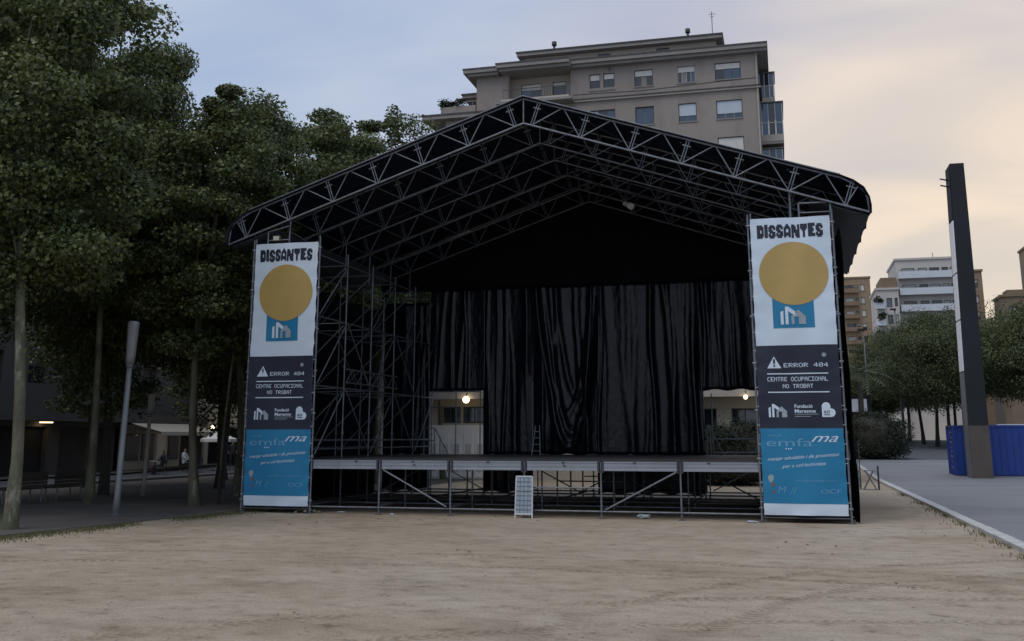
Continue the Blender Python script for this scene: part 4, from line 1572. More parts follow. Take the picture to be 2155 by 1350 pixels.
def window(parent, axis, c, u0, u1, z0, z1, rec, shut=0.0, m_shut=None, mull=1, glass=None, frame=None, fw=0.06):
    g = glass or M_GLASS
    fr = frame or M_FRAME
    bm_ = bmesh.new()

    def ab(a, b, d0, d1, zl, zh):
        if axis == 'y':
            add_box(bm_, a, b, c + d0, c + d1, zl, zh)
        elif axis == 'x':
            add_box(bm_, c - d1, c - d0, a, b, zl, zh)
        else:
            add_box(bm_, c + d0, c + d1, a, b, zl, zh)
    ab(u0, u0 + fw, rec - 0.06, rec, z0, z1)
    ab(u1 - fw, u1, rec - 0.06, rec, z0, z1)
    ab(u0 + fw, u1 - fw, rec - 0.06, rec, z0, z0 + fw)
    ab(u0 + fw, u1 - fw, rec - 0.06, rec, z1 - fw, z1)
    zt_ = z1 - fw
    if shut:
        zt_ = z1 - fw - (z1 - z0 - 2 * fw) * shut
    for k in range(1, mull + 1):
        uu = u0 + (u1 - u0) * k / (mull + 1)
        ab(uu - 0.025, uu + 0.025, rec - 0.05, rec - 0.005, z0 + fw, zt_)
    w_ = bm_obj('window', bm_, fr, parent)
    n = mull + 1
    for k in range(n):
        a = u0 + (u1 - u0) * k / n
        b = u0 + (u1 - u0) * (k + 1) / n
        gl = g[k % len(g)] if isinstance(g, list) else g
        abox('pane', axis, c, a + 0.03, b - 0.03, rec - 0.028, rec - 0.016, z0 + fw, z1 - fw, gl, w_)
    if shut:
        abox('shutter', axis, c, u0 + fw, u1 - fw, rec - 0.10, rec - 0.07, zt_, z1 - fw, m_shut or M_SHUT, w_)
    return w_


def railing(parent, x0, x1, y, z0, z1, m, step=0.16, bars=True):
    t = bar('railing', (x0, y, z1), (x1, y, z1), 0.03, m, parent, n=6)
    bar('railing_bar', (x0, y, z0 + 0.06), (x1, y, z0 + 0.06), 0.02, m, t, n=6)
    if bars:
        n = int((x1 - x0) / step)
        for i in range(n + 1):
            x = x0 + (x1 - x0) * i / n
            bar('railing_bar', (x, y, z0), (x, y, z1), 0.014, m, t, n=6)


# ------------------------------------------------------------------ main apartment block behind the stage
D = 55.0
ab = thing('apartment_building', (-6, D, gz(0, D)), 'tall grey brown apartment block with overhanging eaves behind the stage roof', 'building')
G0 = gz(0, D) - 0.3
cols = [(-7.89, -5.74), (-4.05, -2.48), (-0.45, 1.03), (2.64, 4.73)]
rows = [(31.0, 32.45), (27.62, 29.2), (24.4, 26.05), (21.2, 22.85), (18.0, 19.6)]
holes = [(a, b, zl, zh) for (zl, zh) in rows for (a, b) in cols]
holes[0] = (-7.89, -6.98, 31.17, 32.43)
holes.append((-6.70, -5.74, 31.17, 32.43))
facade('wall', 'y', D, -9.55, 6.10, G0, 33.0, holes, 0.30, M_RENDER, ab)
facade('wall', 'w', 6.10, D, D + 13, G0, 33.0, [], 0.2, M_RENDER, ab).location.y = 0
facade('wall', 'x', 6.095, D + 0.01, D + 13, G0, 33.0, [(D + 4, D + 7, 29.4, 31.8), (D + 3, D + 8, 25.8, 28.6), (D + 3, D + 8, 22.6, 25.4)], 0.3, M_RENDER, ab)
gl = [M_GLASS, M_GLASSB]
window(ab, 'y', D, -7.89, -6.98, 31.17, 32.43, 0.22, shut=0.42, mull=0)
window(ab, 'y', D, -6.70, -5.74, 31.17, 32.43, 0.22, shut=0.38, mull=1)
window(ab, 'y', D, -4.05, -2.48, 31.0, 32.45, 0.22, shut=0.35, mull=2, glass=[M_GLASS, M_CORN, M_GLASS])
window(ab, 'y', D, -0.45, 1.03, 31.0, 32.45, 0.22, shut=0.33, mull=3, glass=[M_GLASS, M_CORN, M_GLASS, M_GLASSB], frame=M_FRAMEW)
window(ab, 'y', D, 2.64, 4.73, 31.0, 32.45, 0.22, shut=0.34, mull=2, glass=[M_GLASS, M_GLASSB, M_GLASSB])
window(ab, 'y', D, -7.89, -5.74, 27.62, 29.2, 0.22, mull=2, glass=[M_SHUTB, M_GLASS, M_GLASSB])
window(ab, 'y', D, -4.05, -2.48, 27.62, 29.2, 0.22, mull=1, glass=M_GLASSB, fw=0.08)
window(ab, 'y', D, -0.45, 1.03, 27.62, 29.2, 0.22, shut=0.68, m_shut=M_SHUTB, mull=1, glass=M_GLASSB)
window(ab, 'y', D, 2.64, 4.73, 27.62, 29.2, 0.22, shut=0.72, m_shut=M_SHUTB, mull=2, glass=M_GLASSB)
window(ab, 'y', D, -0.45, 1.03, 24.4, 26.05, 0.22, shut=0.9, m_shut=M_SHUT, mull=1)
window(ab, 'y', D, 2.64, 4.73, 24.4, 26.05, 0.22, shut=0.72, m_shut=M_SHUT, mull=1)
for (zl, zh) in rows[2:]:
    for (a, b) in cols[:2] if zl > 24 else cols:
        window(ab, 'y', D, a, b, zl, zh, 0.22, shut=0.5, mull=1)
for (a, b) in cols:
    for zl in (31.0, 27.62, 24.4):
        abox('sill', 'y', D, a - 0.06, b + 0.06, -0.07, 0.05, zl - 0.09, zl - 0.004, M_CORN, ab)
# cornice with overhanging eaves, tile edge on top
eave = box('eave', -9.35, 6.92, D - 0.85, D + 13.8, 33.25, 33.55, M_CORN, ab)
box('eave_soffit', -9.33, 6.9, D - 0.6, D + 13.5, 33.0, 33.246, M_CORN, ab)
box('tile_edge', -9.37, 6.97, D - 0.90, D + 13.9, 33.553, 33.68, M_ROOFT, ab)
box('eave', -15.8, -9.37, D - 1.5, D + 13.8, 33.25, 33.55, M_CORN, ab)
box('eave_soffit', -15.6, -9.37, D - 1.2, D + 13.4, 33.0, 33.246, M_CORN, ab)
box('tile_edge', -15.85, -9.39, D - 1.55, D + 13.9, 33.553, 33.68, M_ROOFT, ab)
box('eave', -18.95, -15.82, D - 0.85, D + 13.8, 33.25, 33.55, M_CORN, ab)
box('eave_soffit', -18.6, -15.82, D - 0.6, D + 13.4, 33.0, 33.246, M_CORN, ab)
box('tile_edge', -19.0, -15.87, D - 0.90, D + 13.9, 33.553, 33.68, M_ROOFT, ab)
# string course at the floor below the top storey
box('string_course', -9.5, 6.28, D - 0.22, D - 0.003, 30.02, 30.16, M_BANDM, ab)
box('string_course', -9.5, 6.32, D - 0.30, D - 0.003, 30.163, 30.26, M_ROOFT, ab)
box('string_course', 6.102, 6.32, D - 0.30, D + 6, 30.163, 30.26, M_ROOFT, ab)
bar('downpipe', (6.0, D - 0.08, 5), (6.0, D - 0.08, 33.0), 0.06, M_BANDM, ab)
tube_path('wall_cable', [(-9.3, D - 0.02, 30.72), (-7, D - 0.02, 30.70), (-3.5, D - 0.02, 30.62), (0, D - 0.02, 30.74), (3, D - 0.02, 30.86), (6.0, D - 0.02, 30.92)],
          [0.022] * 6, M_RAIL, ab, n=5)
# left part: blind wall, recessed loggia with balcony
facade('wall', 'y', D - 0.01, -17.95, -15.05, G0, 33.0, [], 0.2, M_RENDER, ab)
facade('wall', 'y', D + 1.1, -15.05, -9.55, 30.3, 33.0, [(-14.18, -12.36, 30.6, 32.45), (-11.35, -10.15, 30.5, 32.45)], 0.25, M_RENDERL, ab)
facade('wall', 'y', D - 0.01, -15.05, -9.55, G0, 30.2, [(-14.2, -12.2, 27.5, 29.1), (-11.5, -10.2, 27.3, 29.1)], 0.25, M_RENDER, ab)
facade('wall', 'x', -15.05, D, D + 1.1, 30.3, 33.0, [], 0.1, M_RENDERL, ab)
facade('wall', 'w', -9.55, D, D + 1.1, 30.3, 33.0, [], 0.1, M_RENDERL, ab)
facade('wall', 'w', -17.95, D, D + 13, G0, 33.0, [], 0.1, M_RENDER, ab)
window(ab, 'y', D + 1.1, -14.18, -12.36, 30.6, 32.45, 0.18, shut=0.30, mull=1, glass=[M_GLASSB, M_GLASS])
window(ab, 'y', D + 1.1, -11.35, -10.15, 30.5, 32.45, 0.18, shut=0.18, mull=0)
window(ab, 'y', D - 0.01, -14.2, -12.2, 27.5, 29.1, 0.18, shut=0.4, mull=1)
window(ab, 'y', D - 0.01, -11.5, -10.2, 27.3, 29.1, 0.18, shut=0.4, mull=0)
bslab = box('balcony_slab', -15.4, -9.45, D - 1.25, D + 1.1, 30.2, 30.42, M_BANDM, ab)
box('balcony_slab', -15.8, -9.2, D - 1.45, D + 0.0, 29.98, 30.196, M_CORN, ab)
railing(ab, -15.2, -9.75, D - 1.15, 30.44, 31.3, M_RAIL, 0.22)
# left rear eave one level lower and the low left wing with roof terrace
box('eave', -20.2, -18.0, D + 3.0, D + 12.0, 32.35, 32.62, M_CORN, ab)
box('tile_edge', -20.3, -18.0, D + 2.9, D + 12.1, 32.623, 32.75, M_ROOFT, ab)
facade('wall', 'y', D + 4.0, -19.2, -17.95, G0, 32.35, [], 0.1, M_RENDER, ab)
facade('wall', 'w', -19.2, D + 4.0, D + 12, G0, 32.35, [], 0.1, M_RENDER, ab)
wing = facade('wall', 'y', D - 0.02, -20.75, -17.955, G0, 29.3, [], 0.1, M_RENDER, ab)
facade('wall', 'w', -20.75, D - 0.02, D + 10, G0, 29.3, [], 0.1, M_CORN, ab)
box('eave', -22.7, -16.0, D - 0.75, D + 11.0, 29.32, 29.62, M_CORN, ab)
box('tile_edge', -22.8, -16.0, D - 0.82, D + 11.1, 29.623, 29.75, M_ROOFT, ab)
box('parapet', -21.2, -18.02, D - 0.1, D + 0.08, 29.752, 30.55, M_RENDER, ab)
railing(ab, -21.2, -18.1, D + 1.0, 30.2, 31.3, M_FRAMEW, 0.5)
for k, (x_, s_) in enumerate(((-21.0, .45), (-20.55, .35), (-19.55, .55))):
    cm_, _, _ = crown_mesh('terrace_plant', 80 + k, s_, s_ * 0.9, 0, 14, 40, 0.16, M_LEAFH, lobed=False)
    p_ = bpy.data.objects.new('terrace_plant', cm_)
    p_.location = (x_, D + 0.3, 30.55 + s_ * 0.7)
    p_['kind'] = 'stuff'
    COL.objects.link(p_)
    adopt(p_, ab)
# penthouse set back
Dp = D + 3.0
facade('wall', 'y', Dp, -14.3, 2.7, 33.68, 35.6, [(-7.62, -6.5, 34.3, 35.37), (-2.44, -1.3, 34.3, 35.4)], 0.2, M_RENDERL, ab)
facade('wall', 'x', 2.7, Dp, Dp + 8, 33.68, 35.6, [], 0.1, M_RENDERL, ab)
facade('wall', 'w', -14.3, Dp, Dp + 8, 33.68, 35.6, [], 0.1, M_RENDER, ab)
window(ab, 'y', Dp, -7.62, -6.5, 34.3, 35.37, 0.12, mull=2)
window(ab, 'y', Dp, -2.44, -1.3, 34.3, 35.4, 0.12, mull=2)
box('eave', -14.9, 3.25, Dp - 0.7, Dp + 8.6, 35.62, 35.9, M_CORN, ab)
box('tile_edge', -14.98, 3.33, Dp - 0.78, Dp + 8.7, 35.903, 36.03, M_ROOFT, ab)
for x_ in (-11.5, 0.35):
    v_ = bar('roof_vent', (x_, Dp - 0.4, 36.0), (x_, Dp - 0.4, 36.5), 0.1, M_RAIL, ab)
    bar('vent_cowl', (x_, Dp - 0.4, 36.42), (x_, Dp - 0.4, 36.78), 0.22, M_RAIL, v_, n=10)
an = bar('antenna', (2.4, Dp + 0.6, 36.0), (2.4, Dp + 0.6, 38.6), 0.035, M_POLEL, ab)
bar('antenna_arm', (2.1, Dp + 0.6, 38.35), (2.75, Dp + 0.6, 38.35), 0.025, M_POLEL, an)
bar('antenna_arm', (2.25, Dp + 0.6, 38.1), (2.6, Dp + 0.6, 38.1), 0.025, M_POLEL, an)
bar('wall_lamp', (-6.1, D - 0.25, 32.62), (-6.1, D - 0.25, 32.95), 0.06, M_RAIL, ab)
# glazed gallery balconies on the side
for (x1, y0, y1, zl, zh) in ((7.35, D + 4, D + 7, 29.9, 32.6), (7.9, D + 3, D + 8, 26.3, 29.6), (7.75, D + 3, D + 8, 22.6, 25.6), (7.75, D + 3, D + 8, 19.2, 22.2)):
    gb = box('gallery_balcony', 6.11, x1, y0, y1, zl - 0.25, zl, M_RENDER, ab)
    box('gallery_parapet', 6.11, x1, y0 - 0.02, y0 + 0.06, zl, zl + 0.55, M_BANDM, gb)
    box('gallery_roof', 6.11, x1 + 0.1, y0 - 0.1, y1, zh, zh + 0.12, M_FRAME, gb)
    n = 3
    for i in range(n + 1):
        x_ = 6.16 + (x1 - 6.2) * i / n
        box('mullion', x_ - 0.03, x_ + 0.03, y0 - 0.015, y0 + 0.05, zl + 0.56, zh, M_FRAMEW, gb)
    for i in range(n):
        xa = 6.16 + (x1 - 6.2) * i / n + 0.04
        xb_ = 6.16 + (x1 - 6.2) * (i + 1) / n - 0.04
        box('pane', xa, xb_, y0 + 0.012, y0 + 0.024, zl + 0.56, zh, M_GLASSB if i != 1 else M_GLASS, gb)
    box('transom', 6.12, x1, y0 - 0.018, y0 + 0.045, zl + 1.55, zl + 1.62, M_FRAMEW, gb)
    for i in range(4):
        y_ = y0 + (y1 - y0) * i / 3
        box('mullion', x1 - 0.05, x1 + 0.01, y_ + 0.06, y_ + 0.14, zl, zh, M_FRAMEW, gb)
    for i in range(3):
        ya_ = y0 + (y1 - y0) * i / 3 + 0.15
        yb_ = y0 + (y1 - y0) * (i + 1) / 3 + 0.05
        box('pane', x1 - 0.03, x1 - 0.015, ya_, yb_, zl, zh, M_GLASSB, gb)


# ------------------------------------------------------------------ far blocks beyond the trees on the walkway side
def far_block(name, label, x0, x1, y, depth, ztop, floor, wall, nfl, wins, balc=None, side=None, seed=0):
    r = random.Random(seed)
    t = thing(name, ((x0 + x1) / 2, y, gz(0, y)), label, 'building')
    z0_ = gz(0, y) - 0.5
    holes_ = []
    specs = []
    for k in range(nfl):
        zt_ = ztop - 1.0 - k * floor
        for (a, b, hh, up) in wins:
            h_ = (x0 + a, x0 + b, zt_ - up - hh, zt_ - up)
            holes_.append(h_)
            specs.append(h_)
    facade('wall', 'y', y, x0, x1, z0_, ztop, holes_, 0.35, wall, t)
    sm = side or wall
    facade('wall', 'x', x1, y + 0.001, y + depth, z0_, ztop, [], 0.1, sm, t)
    facade('wall', 'w', x0, y + 0.001, y + depth, z0_, ztop, [], 0.1, sm, t)
    box('roof', x0 - 0.2, x1 + 0.2, y - 0.25, y + depth + 0.2, ztop + 0.002, ztop + 0.35, sm, t)
    for h_ in specs:
        sh = r.choice((0, 0, 0.3, 0.5, 0.85))
        window(t, 'y', y, *h_, 0.28, shut=sh, mull=1, fw=0.09, glass=r.choice((M_GLASS, M_GLASSB, M_GLASS)), m_shut=r.choice((M_SHUT, M_FRAMEW)))
    if balc:
        a, b, dpt, hh, m_ = balc
        for k in range(nfl):
            zf = ztop - 1.0 - (k + 1) * floor + 0.75
            s_ = box('balcony', x0 + a, x0 + b, y - dpt, y - 0.004, zf - 0.2, zf, m_, t)
            box('balcony_front', x0 + a, x0 + b, y - dpt - 0.08, y - dpt - 0.002, zf - 0.2, zf + hh, m_, s_)
            box('balcony_side', x0 + a, x0 + a + 0.1, y - dpt, y - 0.004, zf + 0.002, zf + hh - 0.05, m_, s_)
            box('balcony_side', x0 + b - 0.1, x0 + b, y - dpt, y - 0.004, zf + 0.002, zf + hh - 0.05, m_, s_)
            bar('balcony_rail', (x0 + a, y - dpt - 0.04, zf + hh + 0.25), (x0 + b, y - dpt - 0.04, zf + hh + 0.25), 0.04, M_RAIL, s_, n=6)
    return t


# tan brick tower, partly hidden by the stage
t = far_block('brick_tower', 'tan brick apartment tower with banded balconies right of the stage roof', 12.2, 27.1, 220.0, 16, 38.0, 2.95, M_TAN, 10,
              [(9.3, 11.2, 1.5, 0.6), (11.5, 12.2, 1.4, 0.6), (12.7, 13.6, 1.7, 0.5)], balc=(8.5, 12.2, 0.9, 0.75, M_TAND), seed=3)
# pale block with long balconies
t = far_block('balcony_block', 'pale apartment block with long white balconies behind the light column', 26.6, 36.7, 160.0, 14, 32.1, 2.85, M_WHITEB, 6,
              [(0.9, 3.0, 1.6, 0.4), (3.6, 5.0, 1.6, 0.4), (5.4, 7.0, 1.6, 0.4), (7.4, 8.4, 1.9, 0.4), (8.7, 9.7, 1.6, 0.4)], balc=(0.25, 9.9, 1.3, 0.95, M_BALC), seed=5)
bar('roof_aerial', (33.0, 162, 32.4), (33.0, 162, 33.6), 0.05, M_RAIL, t)
t = far_block('corner_block', 'narrow pale corner block with planted balconies beside the long balconies', 22.9, 26.5, 158.0, 12, 26.8, 2.85, M_WHITEB, 6,
              [(1.6, 2.5, 1.6, 0.4), (2.9, 3.4, 1.5, 0.4)], balc=(-0.3, 1.2, 1.1, 0.9, M_BALC), seed=8)
box('roof_storey', 23.8, 26.4, 158.6, 168, 27.16, 29.0, M_TAND, t)
for k in range(4):
    cm_, _, _ = crown_mesh('balcony_plant', 90 + k, 0.75, 0.6, 0, 14, 36, 0.22, M_LEAFH, lobed=False)
    p_ = bpy.data.objects.new('balcony_plant', cm_)
    p_.location = (23.0 + 0.5 * (k % 2), 156.9, 26.8 - 1.0 - (k + 1) * 2.85 + 2.0)
    p_['kind'] = 'stuff'
    COL.objects.link(p_)
    adopt(p_, t)
t = far_block('slab_tower', 'brownish slab tower partly hidden by the light column', 38.4, 42.4, 172.0, 16, 31.5, 2.9, M_TAN, 7, [(0.6, 1.6, 1.5, 0.5), (2.2, 3.2, 1.5, 0.5)], seed=9)
t = far_block('edge_tower', 'tall greyish brown tower cut by the picture edge', 49.3, 62.0, 165.0, 9, 34.8, 2.9, M_TAN, 8,
              [(0.8, 2.2, 1.5, 0.5), (3.0, 4.5, 1.5, 0.5), (6, 7.5, 1.5, 0.5), (9, 10.5, 1.5, 0.5)], balc=(2.6, 5.0, 1.0, 0.8, M_TAND), seed=10)
t = far_block('flat_roofed_block', 'low brown flat roofed block just above the tree tops', 41.0, 46.8, 150.0, 6, 24.0, 2.9, M_TAND, 4, [(1, 2.4, 1.4, 0.6), (4, 5.4, 1.4, 0.6)], seed=11)
box('roof_storey', 42.2, 44.8, 151.5, 155, 24.36, 25.3, M_TAND, t)
# buildings closing the street behind the trees
t = far_block('street_block', 'dim apartment block closing the street behind the leafy trunks', 8.0, 60.0, 245.0, 12, 14.0, 3.0, M_GREYW, 3, [(k * 3.0 + 1, k * 3.0 + 2.4, 1.5, 0.6) for k in range(16)], seed=13)

# ------------------------------------------------------------------ pavilion behind the stage
pv = thing('pavilion', (-3, 24, 0), 'low cream pavilion with white doors and lit lamps seen through the rear stage openings', 'building')
PY = 24.0
dh = [(-14.3, -13.3, 0.15, 3.3), (-10.55, -9.35, 2.80, 3.62), (-9.25, -8.05, 2.80, 3.62), (2.2, 3.6, 1.0, 3.45), (4.3, 5.6, 1.0, 3.45), (-6.5, -4.5, 1, 3.4), (-3.5, -1.5, 1, 3.4)]
facade('wall', 'y', PY, -16.0, 9.0, 0.0, 4.0, dh, 0.3, M_CREAM, pv)
box('roof', -16.5, 9.5, PY - 0.9, PY + 8, 4.02, 4.42, M_CREAM, pv)
box('fascia', -16.55, 9.55, PY - 0.98, PY - 0.904, 3.98, 4.44, M_BANDM, pv)
box('back_wall', -16.0, 9.0, PY + 7, PY + 7.2, 0, 4.0, M_BROWNW, pv)
for (a, b, zl, zh) in dh[1:]:
    window(pv, 'y', PY, a, b, zl, zh, 0.2, mull=1, fw=0.07)
dp = box('door_panel', -14.25, -13.35, PY + 0.12, PY + 0.18, 0.15, 3.3, M_WHITE, pv)
box('door_wall', -11.15, -7.95, PY - 0.10, PY - 0.004, 0.02, 2.70, M_WHITE, pv)
for k in range(5):
    x_ = -11.0 + k * 0.62
    d_ = box('door', x_, x_ + 0.5, PY - 0.15, PY - 0.104, 0.1, 2.0 + 0.28 * (k % 2), M_WHITE, pv, kind='bcube')
    box('door_panel', x_ + 0.10, x_ + 0.40, PY - 0.165, PY - 0.152, 0.4, 1.75, M_SHUT, d_)
    box('handle', x_ + 0.42, x_ + 0.45, PY - 0.18, PY - 0.152, 1.0, 1.12, M_RAIL, d_)
for (x_, lab) in ((-8.72, 'bright round lit lamp on the pavilion over the white doors'), (5.05, 'small lit lamp on the pavilion above the dark shrub')):
    lt = thing('wall_lamp', (x_, PY - 1.05, 3.9), lab, 'lamp')
    bm_ = bmesh.new()
    bmesh.ops.create_uvsphere(bm_, u_segments=14, v_segments=10, radius=0.17 if x_ < 0 else 0.10)
    o = bm_obj('bulb', bm_, M_BULB, None, True)
    o.location = (x_, PY - 1.14, 3.94)
    adopt(o, lt)
    bar('bracket', (x_, PY - 1.12, 4.14), (x_, PY - 0.93, 4.25), 0.03, M_RAIL, lt)

# ------------------------------------------------------------------ light column, blue container, street furniture on the walkway side
lc = thing('light_column', (16.0, 28.8, 0.05), 'tall dark rectangular light column with white side panels and brown base', 'light column')
cx0, cx1, cy0, cy1 = 15.60, 16.54, 28.8, 30.6
pz = 0.05
box('base', cx0, cx1, cy0, cy1, pz, 2.66, M_RUST, lc)
v = [(cx0 + .01, cy0 + .005, 2.665), (cx1 - .01, cy0 + .005, 2.665), (cx1 - .01, cy1, 2.665), (cx0 + .01, cy1, 2.665),
     (15.86, cy0 + .1, 16.15), (16.55, cy0 + .1, 16.15), (16.55, cy1 - .1, 16.15), (15.86, cy1 - .1, 16.15)]
mesh_obj('shaft', v, [(0, 1, 5, 4), (1, 2, 6, 5), (2, 3, 7, 6), (3, 0, 4, 7), (4, 5, 6, 7), (3, 2, 1, 0)], M_POLE, lc)


def colx(z):
    return 15.61 + (15.86 - 15.61) * (z - 2.665) / 13.485


for (za, zb2, m_, nm) in ((0.06, 5.3, M_POLEL, 'side_plate'), (5.36, 7.9, M_OPAL, 'light_panel'), (7.98, 10.3, M_OPAL, 'light_panel'), (10.38, 13.1, M_OPAL, 'light_panel'), (13.2, 15.9, M_POLE, 'side_plate')):
    a, b = (min(colx(za), colx(za)) - 0.0, colx(zb2))
    if za < 2.6:
        a = 15.60
    off = 0.06
    yy0, yy1 = cy0 + 0.12, cy0 + 1.25
    v = [(a - off, yy0, za), (a - off, yy1, za), (b - off, yy1, zb2), (b - off, yy0, zb2), (a - 0.005, yy0, za), (a - 0.005, yy1, za), (b - 0.005, yy1, zb2), (b - 0.005, yy0, zb2)]
    mesh_obj(nm, v, [(0, 1, 2, 3), (7, 6, 5, 4), (0, 4, 5, 1), (1, 5, 6, 2), (2, 6, 7, 3), (3, 7, 4, 0)], m_, lc)
for z in (15.0, 15.35):
    bar('bracket_arm', (15.85, cy0 + 0.4, z - 0.06), (15.35, cy0 + 0.3, z + 0.05), 0.04, M_POLE, lc)
box('footing', cx0 - 0.15, cx1 + 0.15, cy0 - 0.15, cy1 + 0.15, 0.03, 0.075, M_ROAD, lc)

bc = thing('blue_container', (17.4, 30.3, 0.1), 'royal blue container behind the foot of the light column', 'container')
bx0, bx1, by0, by1 = 15.15, 21.2, 31.0, 33.4
box('body', bx0 + .05, bx1 - .05, by0 + .05, by1 - .05, 0.16, 2.62, M_BLUEBOX, bc)
for x_ in (bx0, bx1 - 0.1):
    for y_ in (by0, by1 - 0.1):
        box('corner_post', x_, x_ + 0.1, y_, y_ + 0.1, 0.05, 2.70, M_BLUEBOX, bc)
for z_ in (0.10, 2.60):
    box('rail', bx0 + .1, bx1 - .1, by0 - 0.005, by0 + 0.06, z_, z_ + 0.1, M_BLUEBOX if z_ > 1 else M_DARKBLUE, bc)
    box('rail', bx0 - 0.005, bx0 + 0.06, by0 + .1, by1 - .1, z_, z_ + 0.1, M_DARKBLUE, bc)
for k in range(18):
    x_ = bx0 + 0.3 + k * 0.32
    box('corrugation', x_, x_ + 0.14, by0 + 0.028, by0 + 0.055, 0.22, 2.58, M_BLUEBOX, bc)
for k in range(7):
    y_ = by0 + 0.2 + k * 0.3
    box('corrugation', bx0 + 0.028, bx0 + 0.055, y_, y_ + 0.14, 0.22, 2.58, M_BLUEBOX, bc)
box('top_strip', 17.35, 19.0, by0 + 0.2, by0 + 0.5, 2.705, 2.75, M_OPAL, bc)
rr = random.Random(5)
z_ = 0.5
while z_ < 2.4:                                   # worn yellowish vertical lettering strokes on the narrow side
    hh = rr.uniform(0.08, 0.2)
    box('lettering', bx0 + 0.018, bx0 + 0.026, by0 + 0.85 + rr.uniform(-0.12, 0.12), by0 + 0.98 + rr.uniform(0, 0.25), z_, z_ + hh * 0.6, M_YEL, bc)
    z_ += hh + rr.uniform(0.05, 0.15)


def street_lamp(x, y, h, r0, label):
    z0_ = gz(x, y)
    t = thing('street_lamp', (x, y, z0_), label, 'street lamp')
    tube_path('pole', [(x, y, z0_), (x, y, z0_ + h * 0.5), (x, y, h)], [r0, r0 * 0.8, r0 * 0.6], M_POLEL, t)
    box('lamp_head', x - 0.45, x + 0.15, y - 0.14, y + 0.14, h, h + 0.16, M_POLE, t, kind='bcube')
    box('base_collar', x - r0 * 1.6, x + r0 * 1.6, y - r0 * 1.6, y + r0 * 1.6, z0_, z0_ + 0.4, M_POLE, t)
    return t


street_lamp(18.57, 88.0, 15.3, 0.15, 'slim grey street lamp in front of the pale corner block')
street_lamp(13.3, 61.0, 10.6, 0.06, 'thin dark street lamp in front of the tan brick tower')

sb = thing('billboard', (12.5, 59.0, gz(0, 59)), 'white billboard panel in a dark frame above the hedge', 'billboard')
box('frame', 11.2, 13.45, 59.95, 60.1, 4.0, 5.35, M_DARK, sb)
box('panel', 11.3, 13.1, 59.92, 59.948, 4.08, 5.08, M_OPAL, sb)
for x_ in (11.6, 13.1):
    bar('post', (x_, 60.02, gz(0, 60)), (x_, 60.02, 4.0), 0.07, M_POLE, sb)

st = thing('access_steps', (9.3, 18.2, 0), 'small steel access steps with handrail behind the walkway-side tower', 'steps')
for k in range(4):
    box('tread', 8.95, 9.62, 18.9 - k * 0.28, 19.15 - k * 0.28, 1.05 - k * 0.28, 1.09 - k * 0.28, M_ALU, st)
for x_ in (8.92, 9.64):
    bar('stringer', (x_, 18.1, 0.02), (x_, 19.15, 1.1), 0.025, M_STEEL, st)
    bar('leg', (x_, 19.15, 0.02), (x_, 19.15, 1.1), 0.02, M_STEEL, st)
bar('handrail_post', (9.66, 18.15, 0.02), (9.66, 18.15, 1.95), 0.024, M_COUPLER, st)
fr = thing('folding_trestle', (10.1, 17.8, 0), 'small folding steel trestle with crossed legs beside the pale kerb', 'trestle')
for y_ in (17.7, 18.1):
    bar('leg', (9.75, y_, 0.0), (10.15, y_, 0.75), 0.016, M_STEEL, fr)
    bar('leg', (10.25, y_, 0.0), (9.85, y_, 0.75), 0.016, M_STEEL, fr)
    bar('upright', (10.34, y_, 0.0), (10.34, y_, 0.95), 0.022, M_COUPLER, fr)
bar('foot_rail', (9.70, 17.7, 0.02), (10.34, 17.7, 0.02), 0.018, M_STEEL, fr)
bar('top_rail', (9.80, 17.7, 0.76), (10.34, 17.7, 0.76), 0.018, M_STEEL, fr)
bar('top_rail', (9.80, 18.1, 0.76), (10.34, 18.1, 0.76), 0.018, M_STEEL, fr)


# ------------------------------------------------------------------ promenade side: lamps, benches, shops, cafe
def lamp_post(x, y, h, hh, rb, rh, m_, label):
    t = thing('lamp_post', (x, y, 0), label, 'lamp post')
    tube_path('post', [(x, y, 0.0), (x, y, 0.5), (x, y, h - hh)], [rb * 1.25, rb, rb * 0.85], m_, t, n=12)
    tube_path('collar', [(x, y, h - hh - 0.05), (x, y, h - hh), (x, y, h - hh + 0.06)], [rb * 1.0, rb * 1.25, rb * 1.1], M_POLEL, t, n=12)
    tube_path('lamp_head', [(x, y, h - hh + 0.05), (x, y, h - hh + 0.25), (x, y, h - 0.1), (x, y, h - 0.02), (x, y, h)], [rh * 0.72, rh * 0.8, rh, rh * 0.97, rh * 0.7], m_, t, n=14)
    bar('base_plate', (x, y, 0.005), (x, y, 0.03), rb * 2.0, M_POLEL, t, n=12)
    t.rotation_euler = (0, 0.02, 0)
    return t


M_LAMPG = mat('pale_grey_lamp_paint', (0.23, 0.23, 0.23), 0.45, 0.2, var=0.1, scale=3)
M_LAMPB = mat('beige_lamp_paint', (0.36, 0.33, 0.27), 0.5, 0.1, var=0.1, scale=3)
lamp_post(-11.01, -2.0, 5.30, 1.25, 0.085, 0.16, M_LAMPG, 'taller pale grey lamp post with a cylindrical head before the trees')
lamp_post(-15.81, 6.36, 3.66, 0.80, 0.075, 0.13, M_LAMPB, 'shorter beige lamp post with a cylindrical head under the trees')

